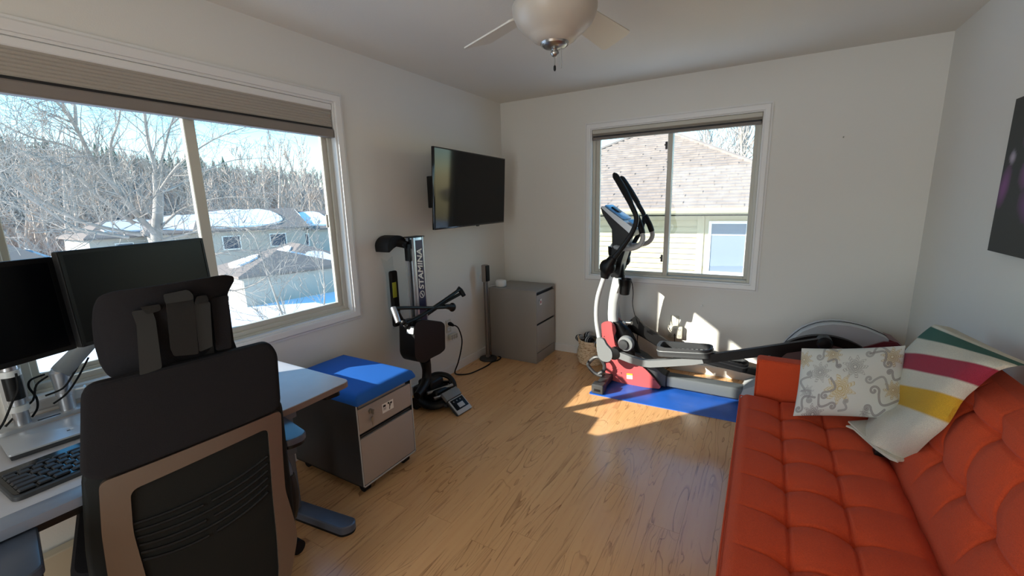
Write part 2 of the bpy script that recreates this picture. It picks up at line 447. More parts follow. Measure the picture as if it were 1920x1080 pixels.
b = B(); b.box(W-.013,W,YR,0,0,BB,.003); struct('baseboard_right', b, m_trim)

t = thing('baseboard_heater', 'low cream baseboard heater along the left wall under the desk', 'heater', (.03,-3.75,0))
obj('cover', B().box(.0135,.066,-4.55,-2.95,.028,.205,.010,3), mat('cream_heater_enamel', (206,196,172), .4), t)
for y in (-4.54,-3.0): obj('end_foot', B().box(.016,.05,y,y+.04,0,.03), m_cabd, t)
# ---- casing profile helper: mitred picture-frame trim made from nested steps
def casing(o, ax, a0, a1, c0, c1, side, wd=.052):
    """ax='x': trim on plane x=0 (left wall), runs in y/z ; ax='y': on plane y=0"""
    prof = [(0,0),(0,.012),(.010,.016),(.034,.018),(.042,.011),(wd,.009),(wd,0)]
    cor = [(a0,c0,-1,-1),(a1,c0,1,-1),(a1,c1,1,1),(a0,c1,-1,1)]
    b = B()
    rings = []
    for (a,c,sa,sc_) in cor:
        r = []
        for t,h in prof:
            aa, cc = a+sa*t, c+sc_*t
            r.append((h*side, aa, cc) if ax == 'x' else (aa, h*side, cc))
        rings.append(r)
    rings.append(rings[0])
    V = [[b.bm.verts.new(Vector(p)) for p in r] for r in rings[:4]]
    n = len(prof)
    for i in range(4):
        A_, B_ = V[i], V[(i+1)%4]
        for k in range(n-1): b.bm.faces.new((A_[k], A_[k+1], B_[k+1], B_[k]))
    obj('window_casing', b, m_trim, o, sharp=20)

def frame_rect(ax, d0, d1, a0, a1, c0, c1, wl, wr, wb, wt, bev=.003):
    b = B()
    def bx(p0,p1,q0,q1):
        if ax == 'x': b.box(d0,d1,p0,p1,q0,q1,bev,1)
        else: b.box(p0,p1,d0,d1,q0,q1,bev,1)
    bx(a0,a0+wl,c0,c1); bx(a1-wr,a1,c0,c1); bx(a0+wl,a1-wr,c0,c0+wb); bx(a0+wl,a1-wr,c1-wt,c1)
    return b

# ---- window 1 (left wall)
w1 = struct('window_1', label='wide two-pane sliding window in the left wall above the desk')
casing(w1, 'x', Y0, Y1, Z0, Z1, 1)
b = frame_rect('x', -T, 0, Y0, Y1, Z0, Z1, .012, .012, .012, .012, .001); obj('jamb_liner', b, m_trim, w1, smooth=False)
b = frame_rect('x', -.115, -.040, Y0+.012, Y1-.012, Z0+.012, Z1-.012, .030, .030, .034, .03); obj('outer_frame', b, m_vinyl, w1)
b = B(); b.box(-.040,-.031,Y0+.012,Y1-.012,Z0+.012,Z0+.024,.002); b.box(-.08,-.074,Y0+.05,Y1-.05,Z0+.044,Z0+.056,.001); obj('sill_track', b, m_vinyl, w1)
s = frame_rect('x', -.078, -.052, -2.765, Y1-.042, Z0+.040, Z1-.04, .050, .036, .034, .034); s1 = obj('sliding_sash', s, m_vinyl, w1)
b = B(); b.box(-.067,-.063,-2.72,Y1-.076,Z0+.07,Z1-.07); obj('pane', b, m_glass, w1, smooth=False)
b = frame_rect('x', -.108, -.084, Y0+.04, -2.705, Z0+.044, Z1-.04, .030, .048, .030, .030); obj('fixed_sash', b, m_vinyl, w1)
b = B(); b.box(-.098,-.094,Y0+.06,-2.75,Z0+.07,Z1-.07); obj('pane', b, m_glass, w1, smooth=False)
b = B(); b.box(-.052,-.044,-2.06,-2.045,1.36,1.44,.003); obj('sash_latch', b, m_vinyl, w1)

# ---- window 2 (back wall)
w2 = struct('window_2', label='two-pane sliding window in the back wall behind the exercise machine')
casing(w2, 'y', X0, X1, V0, V1, -1)
b = frame_rect('y', 0, T, X0, X1, V0, V1, .010, .010, .010, .010, .001); obj('jamb_liner', b, m_trim, w2, smooth=False)
b = frame_rect('y', .030, .112, X0+.010, X1-.010, V0+.010, V1-.010, .026, .022, .020, .03); obj('outer_frame', b, m_vinyl, w2)
b = frame_rect('y', .046, .072, X0+.034, 1.624, V0+.026, V1-.04, .040, .040, .028, .03); obj('sliding_sash', b, m_vinyl, w2)
b = B(); b.box(X0+.06,1.60,.058,.062,V0+.05,V1-.06); obj('pane', b, m_glass, w2, smooth=False)
b = frame_rect('y', .080, .104, 1.585, X1-.030, V0+.028, V1-.04, .040, .030, .026, .03); obj('fixed_sash', b, m_vinyl, w2)
b = B(); b.box(1.61,X1-.05,.090,.094,V0+.05,V1-.06); obj('pane', b, m_glass, w2, smooth=False)
for z in (.96, 1.90):
    b = B(); b.box(1.566,1.584,.034,.046,z-.012,z+.05,.004).box(1.560,1.572,.028,.038,z+.018,z+.03,.003); obj('sash_latch', b, m_dgrey, w2)

# ---- window shades
def shade(name, label, ax, a0, a1, zt, dep, zfab, zbot, inner):
    t = thing(name, label, 'window shade', ((-.02, (a0+a1)/2, zt) if ax=='x' else ((a0+a1)/2, .02, zt)), 'cellular window shades')
    def bx(b, d0, d1, z0, z1, bev=.002, e=0):
        if ax == 'x': b.box(-d1,-d0,a0+e,a1-e,z0,z1,bev,1)
        else: b.box(a0+e,a1-e,d0,d1,z0,z1,bev,1)
    b = B(); bx(b, inner, inner+dep, zt-.034, zt, .004); obj('head_rail', b, m_trim if ax=='x' else m_vinyl, t)
    n = max(3, int((zt-.034-zfab)/.014)); b = B()
    prof = []
    for i in range(n*2+1):
        z = zt-.034-(zt-.034-zfab)*i/(n*2); off = inner+.005+(.007 if i%2 else 0)
        prof.append((off, z))
    prof += [(inner+dep-.006, zfab), (inner+dep-.006, zt-.034)]
    pts = [(-d, a0+.006, z) if ax=='x' else (a0+.006, d, z) for d, z in prof]
    ln = a1-a0-.012
    b.prism(pts, (0,ln,0) if ax=='x' else (ln,0,0)); obj('pleated_fabric', b, m_shade, t, sharp=15)
    b = B(); bx(b, inner+.010, inner+dep-.008, zfab-.016, zfab+.002, 0, .004); obj('cord_gap', b, m_cabd, t)
    b = B(); bx(b, inner-.004, inner+dep+.004, zbot, zfab-.012, .006, .003); bx(b, inner-.006, inner+dep, zbot-.002, zbot+.006, .002, .003); obj('bottom_rail', b, m_shaded, t)
    return t
shade('window_shade', 'long taupe pleated shade raised to the top of the window over the desk', 'x', Y0+.014, Y1-.014, Z1-.013, .040, 1.965, 1.905, .004)
shade('window_shade', 'short dark taupe shade gathered at the top of the window behind the exercise machine', 'y', X0+.012, X1-.012, V1-.011, .034, 2.045, 2.012, .006)

# ---- wall outlets
def outlet(P, ax, label):
    t = thing('wall_outlet', label, 'outlet', P)
    x, y, z = P
    def bx(b, a, c, d0, d1, hw, hh, bev=.002):
        if ax == 'x': b.box(d0,d1,y+a-hw,y+a+hw,z+c-hh,z+c+hh,bev,1)
        else: b.box(x+a-hw,x+a+hw,-d1,-d0,z+c-hh,z+c+hh,bev,1)
    b = B(); bx(b,0,0,0,.006,.036,.058,.003); obj('wall_plate', b, m_vinyl, t)
    for c in (.024,-.024):
        b = B(); bx(b,0,c,.006,.009,.016,.017,.002); f = obj('receptacle', b, m_white, t)
        b = B()
        for a in (-.006,.006): bx(b,a,c+.004,.009,.0096,.0013,.005,0)
        bx(b,0,c-.008,.009,.0096,.002,.002,0); obj('slot', b, m_ink, f)
    return t
outlet((1.715,0,.43), 'y', 'duplex wall outlet on the back wall behind the exercise machine')
outlet((0,-.985,.44), 'x', 'duplex wall outlet on the left wall with a black plug in it')
def adapter(P, ax, label, hw, hh):
    t = thing('outlet_adapter', label, 'adapter', P); x, y, z = P
    def bx(b, a, c, d0, d1, w_, h_, bev):
        if ax == 'x': b.box(d0,d1,y+a-w_,y+a+w_,z+c-h_,z+c+h_,bev,2)
        else: b.box(x+a-w_,x+a+w_,-d1,-d0,z+c-h_,z+c+h_,bev,2)
    b = B(); bx(b,0,0,.0105,.045,hw,hh,.012); obj('body', b, m_vinyl, t)
    for i, a in enumerate((-.62,0,.62)):
        for c in (-.5,.5):
            b = B()
            for q in (-.007,.007): bx(b,a*hw+q,c*hh,.0452,.0458,.0016,.006,0)
            bx(b,a*hw,c*hh-.012,.0452,.0458,.0022,.0022,0); obj('socket', b, m_ink, t)
    return t
adapter((1.728,0,.350), 'y', 'white six-socket adapter plugged in below the back wall outlet', .060, .055)
adapter((.0,-.96,.345), 'x', 'white socket adapter plugged low on the left wall beside the black plug', .050, .022)
# small nails / marks in back wall
tag(obj('wall_hook', B().cyl((1.925,0,.60),(1.925,-.012,.60),.008,n=10).box(1.916,1.934,-.016,-.004,.592,.600,.002), m_white), 'small white hook on the back wall right of the outlet', 'hook')
tag(obj('wall_nail', B().cyl((2.75,0,1.87),(2.75,-.012,1.873),.0035,n=8), m_steel), 'tiny nail high in the back wall right of the window', 'nail')

# ================================================================ OUTSIDE
GZ = -5.68
b = B()
def terr(i, j):
    x = 12-190*i; y = -110+260*j
    d = hypot(x-CAM.x, y-CAM.y); z = GZ+.25*sin(x*.21)*cos(y*.17)
    t = max(0, min(1, (d-78)/62)); z += 16.5*(t*t*(3-2*t))*(1+.10*sin(y*.05+1)-.0016*y)
    if x > -6 : z -= 2
    return (x, y, z)
b.grid(terr, 80, 90)
g = struct('trim_2', b, [m_snow, m_hill], label='snow covered ground rising to a wooded hillside outside', smooth=True)
for p in g.data.polygons:
    if p.center.z > GZ+1.4: p.material_index = 1

# generic far house -------------------------------------------------
def house(name, label, P, rz, L, D, hw, rise, hip, mw, snow, wins, ov=.45, grp='snow covered houses down the hill', zb=GZ):
    """P: ground corner; local x along length, local y along depth"""
    M = Matrix.Translation(Vector((P[0],P[1],zb))) @ Matrix.Rotation(radians(rz), 4, 'Z')
    t = thing(name, label, 'house', (P[0],P[1],zb), grp)
    obj('wall', B().box(0,L,0,D,-.4,hw,M=M), mw, t, smooth=False)
    e = hip
    A = [(-ov,-ov,hw),(L+ov,-ov,hw),(L+ov,D+ov,hw),(-ov,D+ov,hw)]
    R1, R2 = (e,D/2,hw+rise), (L-e,D/2,hw+rise)
    b = B(); bm = b.bm
    v = [bm.verts.new(M@Vector(p)) for p in A]; u = [bm.verts.new(M@Vector(p)) for p in (R1,R2)]
    bot = [bm.verts.new(M@Vector((p[0],p[1],p[2]-.18))) for p in A]
    bm.faces.new((v[0],v[1],u[1],u[0])); bm.faces.new((v[2],v[3],u[0],u[1])); bm.faces.new((v[3],v[0],u[0])); bm.faces.new((v[1],v[2],u[1]))
    bm.faces.new(bot[::-1])
    for i in range(4): bm.faces.new((bot[i],bot[(i+1)%4],v[(i+1)%4],v[i]))
    rf = obj('roof', b, m_hroof, t, smooth=False)
    # snow blankets lying on the roof faces (own thickness, ragged outline)
    def face_pt(k, s, q):
        lo = [(A[0],A[1],R1,R2),(A[2],A[3],R2,R1),(A[3],A[0],R1,R1),(A[1],A[2],R2,R2)][k]
        a = Vector(lo[0]).lerp(Vector(lo[1]), s); c = Vector(lo[2]).lerp(Vector(lo[3]), s); return a.lerp(c, q)
    for k, s0, s1, q0, q1 in snow:
        rr = random.Random(int(100*(s0+q1))+k)
        n = 18; poly = []
        for i in range(n):
            a = 2*pi*i/n; ca, sa = cos(a), sin(a)
            m_ = max(abs(ca), abs(sa))**.6
            poly.append(((s0+s1)/2+(s1-s0)/2*ca/m_*(1-.16*rr.random()), (q0+q1)/2+(q1-q0)/2*sa/m_*(1-.16*rr.random())))
        b = B(); b.prism([M@face_pt(k, *p) for p in poly], (0,0,.16)); obj('snow_blanket', b, m_snow, rf, smooth=False)
    for face, s, z, ww, hh in wins:
        if face == 0: c = Vector((s,0,z)); dx = Vector((1,0,0)); nn = Vector((0,-1,0))
        elif face == 1: c = Vector((L,s,z)); dx = Vector((0,1,0)); nn = Vector((1,0,0))
        elif face == 2: c = Vector((s,D,z)); dx = Vector((1,0,0)); nn = Vector((0,1,0))
        else: c = Vector((0,s,z)); dx = Vector((0,1,0)); nn = Vector((-1,0,0))
        def q(w2, h2, d): 
            return [M@(c+dx*sx*w2/2+Vector((0,0,sz*h2/2))+nn*d) for sx,sz in ((-1,-1),(1,-1),(1,1),(-1,1))]
        nd = (M.to_3x3()@nn)
        fr = obj('window', B().prism(q(ww+.2,hh+.2,0), nd*.06), m_sidewhite, t, smooth=False)
        b = B(); b.prism(q(ww,hh,.055), nd*.03); obj('pane', b, m_hwin, fr, smooth=False)
    return t
def ptat(px, py, d): p = oD(px, py, d); return (p.x, p.y)
# garage block nearest, hip roof, sunlit left face
P = ptat(510, 560, 38)
house('garage', 'low tan garage with a hipped roof half covered by snow, nearest of the far buildings', P, 180-12.9+0, 11, -8.5, 2.25, 1.75, 4.2, m_hwall, [(0,.15,.62,.1,.85),(2,.2,.7,.1,.6),(3,.3,.8,.2,.8)], [])
P = ptat(640, 560, 40)
house('garage', 'small grey-roofed garage with a round patch of snow, right of the tan garage', P, 180-8, 6.2, 7.5, 2.4, 1.4, 2.6, m_hwall2, [(0,.2,.8,.15,.85),(1,.2,.7,.2,.7)], [])
P = ptat(378, 470, 52)
house('town_house', 'two storey house with a snow covered roof left of centre behind the tan garage', P, 66, 9.5, 8, 5.2, 2.0, .3, m_hwall2, [(0,.02,.8,.05,.95),(3,.05,.95,.1,.9)], [(0,2.6,3.9,1.4,1.2),(0,6.8,3.9,1.4,1.2),(0,3.9,1.3,1.6,1.4),(0,7.4,1.3,1.2,1.3)])
P = ptat(505, 470, 53)
house('town_house', 'two storey house under a broad hipped snowy roof behind the small grey garage', P, 62, 10, 8, 4.9, 1.9, 3.4, m_hwall2, [(0,.05,.75,.1,.9),(3,.1,.9,.1,.8)], [(0,3.2,3.7,1.5,1.2),(0,7.2,1.2,1.6,1.4),(0,4.4,1.2,1.2,1.3)])
P = ptat(170, 470, 58)
house('town_house', 'distant house with patchy roof snow seen between the tree branches above the large screen', P, 88, 9, 8, 4.8, 1.6, 2.4, m_hwall2, [(0,.05,.9,.2,.9)], [(0,2.6,3.4,1.3,1.3),(0,6.2,3.4,1.3,1.3)])
P = ptat(285, 470, 56)
house('town_house', 'distant house with bright snow on its roof just left of the window divider', P, 75, 8, 8, 5.0, 1.8, 1.2, m_hwall2, [(0,.05,.95,.05,.95)], [(0,2.0,3.4,1.2,1.2),(0,5.6,3.4,1.2,1.2)])
P = ptat(92, 500, 52); _zr = oD(10, 450, 48).z-GZ
house('garage', 'near building at the lower left with a long snowy blue-grey roof', P, -97, 12, 8, max(1.5,_zr-2.0), 2.0, 2.6, m_hwall2, [(2,.3,.95,.0,.6),(2,.05,.9,.86,1.)], [])

# ---- trees --------------------------------------------------------
def twig(b, p, d, L, r, dep, rnd_, n=5, spread=.62, up=.12, minr=.006):
    segs = 3; pts = [p]; rr = [r]
    for i in range(segs):
        d = (d+Vector((rnd_.gauss(0,.16), rnd_.gauss(0,.16), rnd_.gauss(0,.12)+up*.5))).normalized()
        p = p+d*L/segs; pts.append(p); rr.append(max(minr, r*(1-.55*(i+1)/segs)))
    b.tube(pts, rr, n, 0, cap=False)
    if dep <= 0: return
    for i in range(rnd_.choice((2,2,3))):
        k = rnd_.choice((1,2,3)); a = rnd_.uniform(0, 2*pi)
        o = d.orthogonal().normalized(); o.rotate(Matrix.Rotation(a, 3, d))
        nd = (d*(1-spread*.45)+o*spread*rnd_.uniform(.7,1.3)+Vector((0,0,up))).normalized()
        twig(b, pts[k], nd, L*rnd_.uniform(.6,.85), rr[k]*.72, dep-1, rnd_, 4 if dep > 1 else 3, spread, up, minr)
def bare_tree(P, h, r, seed, label, grp, dep=4, m=None, minr=.02, nb=7, up=.22):
    rd = random.Random(seed); t = thing('bare_tree', label, 'tree', P, grp)
    b = B(); P = Vector(P); pts = [P]; rr = [r]; d = Vector((0,0,1))
    for i in range(6):
        d = (d+Vector((rd.gauss(0,.05), rd.gauss(0,.05), .05))).normalized(); pts.append(pts[-1]+d*h/6); rr.append(r*(1-.14*(i+1)))
    b.tube(pts, rr, 6, 2, cap=False); obj('trunk', b, m or m_bark2, t, sharp=60)
    b = B()
    for i in range(nb):
        k = rd.uniform(1.8, 6); i0 = min(5, int(k)); p = pts[i0].lerp(pts[i0+1], k-i0); a = rd.uniform(0, 2*pi)
        twig(b, p, Vector((cos(a)*.75, sin(a)*.75, rd.uniform(.5,1.1))).normalized(), h*.22*(1.25-k/9), rr[i0]*.5, dep-1, rd, 4, .6, up, minr)
    obj('branches', b, m or m_bark2, t, sharp=60)
    return t
# the large near tree: two forks traced as real limbs at their own distances
def limb(b, pts, r0, r1): 
    P = [oD(x, y, d) for x, y, d in pts]; n = len(P)
    r0 *= .62; r1 *= .62
    b.tube(P, [r0+(r1-r0)*i/(n-1) for i in range(n)], 7, 3, cap=True); return P
def side_twigs(b, P, r0, r1, per, L, dep, seed, minr=.006):
    rd = random.Random(seed); n = len(P)-1
    for i in range(n):
        for k in range(per):
            t = rd.random(); p = P[i].lerp(P[i+1], t); d = (P[i+1]-P[i]).normalized()
            o = d.orthogonal().normalized(); o.rotate(Matrix.Rotation(rd.uniform(0,2*pi), 3, d))
            q = (i+t)/n
            twig(b, p, (d*.75+o*.75+Vector((0,0,.15))).normalized(), L*(1.1-.5*q)*rd.uniform(.6,1.2), max(minr*1.6,(r0+(r1-r0)*q)*.42), dep, rd, 4, .66, .06, minr)
t = thing('bare_tree', 'big bare maple whose forked limbs fill the left pane of the desk window', 'tree', oD(292, 560, 13.5), 'bare trees outside the desk window')
base = oD(296, 470, 13.5); root = Vector((base.x, base.y, GZ))
b = B(); b.tube([root, root.lerp(base, .55), base, oD(296,405,13.5), oD(297,362,13.5), oD(293,325,13.4)], [.20,.15,.12,.11,.10,.085], 9, 3); obj('trunk', b, m_bark, t, sharp=60)
LIM = [
 ([(293,325,13.4),(278,265,13.2),(270,205,13.0),(262,150,12.8)], .07,.035,5),
 ([(295,330,13.4),(308,280,13.6),(320,235,13.8),(338,190,14)], .06,.02,6),
 ([(297,362,13.5),(318,330,13.0),(345,300,12.6),(400,262,12.2),(470,235,12)], .06,.012,9),
 ([(292,440,13.5),(255,400,12.8),(215,350,12.2),(175,302,11.8),(140,235,11.4),(105,190,11.1),(60,180,11.0)], .11,.02,8),
 ([(230,372,12.4),(212,320,12.4),(208,270,12.2),(222,230,12.0),(228,180,11.9)], .06,.02,6),
 ([(175,302,11.8),(120,272,11.6),(60,258,11.3),(0,230,11)], .045,.015,7),
 ([(141,235,11.4),(140,200,11.4),(128,160,11.4)], .05,.025,5),
 ([(250,418,13),(190,372,12.2),(130,318,11.6),(60,292,11),(0,268,10.6),(-60,250,10.4)], .075,.02,8),
 ([(262,440,13.2),(200,428,12),(140,410,11.4),(70,372,10.8),(0,330,10.2)], .07,.02,8),
 ([(240,445,12),(150,430,11),(90,395,10.3),(20,345,9.8),(-40,300,9.6)], .05,.015,8),
 ([(298,430,13.5),(330,400,13.2),(360,385,13),(420,370,12.6),(500,372,12.2)], .06,.012,8),
 ([(300,450,13.5),(345,440,13),(400,425,12.6),(460,428,12.3),(540,415,12)], .05,.010,8),
 ([(305,470,13.4),(380,480,12.6),(440,470,12.2),(500,468,12),(560,452,11.8)], .05,.010,8),
 ([(300,500,13.4),(380,530,12.2),(440,545,11.8),(500,520,11.4),(545,470,11.2)], .05,.012,8),
 ([(297,362,13.5),(330,350,14.2),(380,322,15),(440,300,15.5),(520,296,16)], .05,.010,7),
 ([(320,235,13.8),(345,215,13.6),(375,205,13.4),(430,205,13.2)], .035,.010,6)]
b = B(); bt = B()
for i, (pts, r0, r1, per) in enumerate(LIM):
    P_ = limb(b, pts, r0, r1); side_twigs(bt, P_, r0*.6, r1*.6, max(3,per//2), .95, 3, 50+i, .0034)
obj('limbs', b, m_bark, t, sharp=60); obj('twigs', bt, m_bark, t, sharp=60)
# slim young tree at the right edge of that window
P = oD(560, 575, 17); bare_tree((P.x,P.y,GZ), 6.6, .075, 5, 'slim young bare tree standing in the snow before the garages', 'bare trees outside the desk window', 4, m_bark, .009, 8)
P = oD(600, 575, 20); bare_tree((P.x,P.y,GZ), 5.6, .06, 9, 'small bare sapling at the right edge of the desk window view', 'bare trees outside the desk window', 4, m_bark, .009, 7)
# taller trees that stand against the sky behind the houses (one kind, several individuals)
proto = [bare_tree((0,0,0), 15, .22, 21+i, 'tall bare tree on the hillside against the sky', 'bare trees on the far hillside', 4, m_bark2, .035, 8, .3) for i in range(3)]
spots = [(478,66,1.0),(500,64,1.08),(455,70,.95),(432,72,.85),(520,68,1.0),(545,74,.8),(575,62,.78),(600,64,.72),(620,70,.8),(405,70,.8),(385,76,.85),(255,78,.9),(215,74,.85),(180,80,.9),(150,76,.85),(110,72,1.05),(85,70,1.15),(60,74,1.0),(30,78,.9),(0,76,.9)]
def hz(p):
    d = hypot(p.x-CAM.x, p.y-CAM.y); tt = max(0, min(1, (d-78)/62)); return GZ+16.5*(tt*tt*(3-2*tt))*(1+.10*sin(p.y*.05+1)-.0016*p.y)
desc = {0:'left of the window divider',1:'in the right pane'}
for i, (px, d, s_) in enumerate(spots):
    src = proto[i%3]
    if i < 3: o = src; ch = None
    else:
        o = src.copy(); COL.objects.link(o)
        for c in src.children: k = c.copy(); COL.objects.link(k); k.parent = o
    p = oD(px, 300, d); o.location = (p.x, p.y, hz(p)-.3); o.scale = (s_,)*3; o.rotation_euler = (0,0,i*1.7)
for o in [o for o in COL.objects if o.get('group') == 'bare trees on the far hillside']:
    pass
_far = [o for o in COL.objects if o.get('group') == 'bare trees on the far hillside']
for o, (px, d, s_) in zip(_far, spots):
    side = 'in the right pane of the desk window' if px > 350 else 'in the left pane of the desk window'
    rank = sorted(q[0] for q in spots if (q[0] > 350) == (px > 350)).index(px)
    nth = ['leftmost','second from the left','third from the left','fourth from the left','fifth from the left','sixth from the left','seventh from the left','eighth from the left','ninth from the left','tenth from the left','eleventh from the left','twelfth from the left'][rank]
    o['label'] = 'tall bare hillside tree, %s %s' % (nth, side)
# forest covering the hill: beyond counting
rd = random.Random(3); b = B()
def stick(b, p, q, r):
    d = (q-p).normalized(); o = d.orthogonal().normalized(); u = d.cross(o)
    v = [b.bm.verts.new(p+o*r), b.bm.verts.new(p-o*r*.5+u*r*.87), b.bm.verts.new(p-o*r*.5-u*r*.87), b.bm.verts.new(q)]
    b.bm.faces.new((v[0],v[1],v[3])); b.bm.faces.new((v[1],v[2],v[3])); b.bm.faces.new((v[2],v[0],v[3]))
for i in range(2300):
    px = rd.uniform(-120, 660); d = rd.uniform(70, 142); p = oD(px, 400, d); p.z = hz(p)-.3; h = rd.uniform(3.5,6.5)
    if d < 76 and rd.random() < .4: continue
    top = p+Vector((rd.gauss(0,.3), rd.gauss(0,.3), h)); stick(b, p, top, .15)
    for k in range(12):
        s_ = rd.uniform(.3,.95); q = p.lerp(top, s_); a = rd.uniform(0,2*pi); L = h*.42*(1.15-s_)
        e = q+Vector((cos(a)*L*.7, sin(a)*L*.7, L*.9)); stick(b, q, e, .07)
        for m_ in range(2):
            a2 = rd.uniform(0,2*pi); q2 = q.lerp(e, rd.uniform(.3,.8)); stick(b, q2, q2+Vector((cos(a2)*L*.35, sin(a2)*L*.35, L*.5)), .05)
tag(obj('bare_woods', b, m_bark2, smooth=False), 'grey-brown leafless woods covering the hillside', 'woods', kind='stuff')
b = B()
for i in range(55):
    px = rd.choice((rd.uniform(-60,140), rd.uniform(200,345), rd.uniform(345,470))); d = rd.uniform(128,150); p = oD(px, 400, d); p.z = hz(p); h = rd.uniform(4,6.5)
    for k in range(4):
        z0 = h*(.15+.2*k); b.cyl(p+Vector((0,0,z0)), p+Vector((0,0,z0+h*.34)), h*.2*(1-.2*k), .05, 7)
tag(obj('evergreens', b, m_ever, smooth=False), 'dark evergreens along the ridge of the hill', 'evergreens', kind='stuff')

# ---- neighbour's house seen through window 2
EY, WY, EZ = 4.4, 5.05, 1.20
n_ = thing('neighbor_house', 'cream sided house with a tan shingled roof filling the back window view', 'house', (0,WY,-3.3))
b = B(); b.box(-3.6,2.95,WY,WY+6.4,-3.3,EZ-.02); obj('wall', b, m_siding, n_, smooth=False)
# lap siding boards
me = None
for i in range(24):
    z = -1.35+.105*i
    if z+.1 > EZ-.04: break
    for (xa, xb) in ((-3.55,1.24),(2.72,2.9)):
        if xa > 2 and False: continue
        b = B(); bm = b.bm
        b.prism([(xa,WY-.004,z),(xa,WY-.036,z),(xa,WY-.006,z+.112),(xa,WY-.002,z+.112)], (xb-xa,0,0))
        obj('siding_board', b, m_siding, n_, smooth=False)
b = B(); b.box(1.24,1.36,WY-.035,WY,-3.3,EZ-.04); b.box(2.62,2.72,WY-.035,WY,-3.3,EZ-.04); obj('corner_trim', b, m_siding, n_, smooth=False)
b = B(); b.box(1.36,2.62,WY-.012,WY,-3.3,EZ-.04); obj('siding_panel', b, m_siding, n_, smooth=False)
f = obj('window', frame_rect('y', WY-.05, WY+.0, 1.44, 2.56, .06, 1.06, .05, .05, .06, .05, .004), m_sidewhite, n_)
obj('mullion', B().box(2.06,2.115,WY-.048,WY-.012,.11,1.02,.003), m_sidewhite, f)
obj('pane', B().box(1.48,2.07,WY-.030,WY-.024,.1,1.02), m_nwin, f, smooth=False); obj('pane', B().box(2.11,2.52,WY-.022,WY-.016,.1,1.02), m_nwin, f, smooth=False)
obj('meeting_rail', B().box(1.5,2.54,WY-.032,WY-.0228,.80,.812), m_sidewhite, f, smooth=False)
obj('sill', B().box(1.40,2.60,WY-.07,WY,.0,.06,.006), m_sidewhite, n_)
# eave: gutter, fascia, soffit
b = B(); b.box(-4.25,3.6,EY,WY,EZ-.02,EZ); obj('soffit', b, m_sidewhite, n_, smooth=False)
b = B(); b.box(-4.25,3.6,EY,EY+.02,EZ-.02,EZ+.13); obj('fascia', b, m_siding, n_, smooth=False)
b = B(); b.prism([(-4.25,EY,EZ+.02),(-4.25,EY-.07,EZ+.03),(-4.25,EY-.10,EZ+.075),(-4.25,EY-.10,EZ+.12),(-4.25,EY-.085,EZ+.12),(-4.25,EY-.085,EZ+.08),(-4.25,EY-.06,EZ+.045),(-4.25,EY,EZ+.035)], (7.85,0,0)); obj('gutter', b, m_siding, n_, smooth=False)
# roof deck: front hip face to apex, slope .5
SL = .5
def rz(y): return EZ+.12+SL*(y-EY+.05)
AX0, AX1, AY = -.63, .02, 8.0
b = B(); v = [(-4.25,EY-.05,rz(EY-.05)),(3.62,EY-.05,rz(EY-.05)),(AX1,AY,rz(AY)),(AX0,AY,rz(AY)),(-4.25,AY+3.6,rz(EY-.05)),(3.62,AY+3.6,rz(EY-.05))]
V = [b.bm.verts.new(Vector(p)) for p in v]
b.bm.faces.new((V[0],V[1],V[2],V[3])); b.bm.faces.new((V[1],V[5],V[2])); b.bm.faces.new((V[4],V[0],V[3])); b.bm.faces.new((V[5],V[4],V[3],V[2]))
rf = obj('roof', b, m_shing, n_, smooth=False)
rd = random.Random(12); b = B(); NC = 30; step = (AY-EY+.05)/NC
for c in range(NC):
    y0 = EY-.05+c*step; y1 = y0+step*1.06; tt = c/NC
    xl = -4.25+(AX0+4.25)*tt; xr = 3.62+(AX1-3.62)*tt; x = xl-rd.random()*.2
    while x < xr:
        w_ = rd.uniform(.16,.36); a, c2 = max(x, xl), min(x+w_-.003, xr); x += w_
        if c2-a < .02: continue
        th = rd.choice((.022,.028,.038)); dz = .001
        q = [(a,y0,rz(y0)+dz),(c2,y0,rz(y0)+dz),(c2,y0,rz(y0)+th),(a,y0,rz(y0)+th),(a,y1,rz(y1)+dz),(c2,y1,rz(y1)+dz)]
        k = [b.bm.verts.new(Vector(p)) for p in q]
        b.bm.faces.new((k[0],k[1],k[2],k[3])); b.bm.faces.new((k[3],k[2],k[5],k[4]))
obj('shingles', b, m_shing, rf, kind='stuff', smooth=False)
b = B(); b.tube([(-4.27,EY-.06,rz(EY-.06)+.02),(AX0,AY,rz(AY)+.02)], .045, 5, 0).tube([(3.64,EY-.06,rz(EY-.06)+.02),(AX1,AY,rz(AY)+.02)], .045, 5, 0).tube([(AX0,AY,rz(AY)+.02),(AX1,AY,rz(AY)+.02)], .045, 5, 0)
obj('ridge_cap', b, m_shing, rf)
for i, (px, d, h) in enumerate([(1392,26,12),(1345,24,12.5),(1312,30,12),(1425,22,11),(1372,32,12.5)]):
    p = oD(px, 260, d); bare_tree((p.x,p.y,-5), h, .16, 70+i, ['tall bare tree behind the shingled roof, second from the right','bare tree behind the shingled roof, second from the left','bare tree behind the shingled roof, leftmost and farthest','bare tree behind the shingled roof, at the right window edge','tallest bare tree behind the shingled roof, middle of the five'][i], 'bare trees behind the neighboring roof', 4, m_bark, .018, 9, .25)
b = B(); b.box(-6,60,T+1.2,60,-5.6,-5.4); struct('trim_3', b, m_snow, label='snowy yard beyond the back wall')
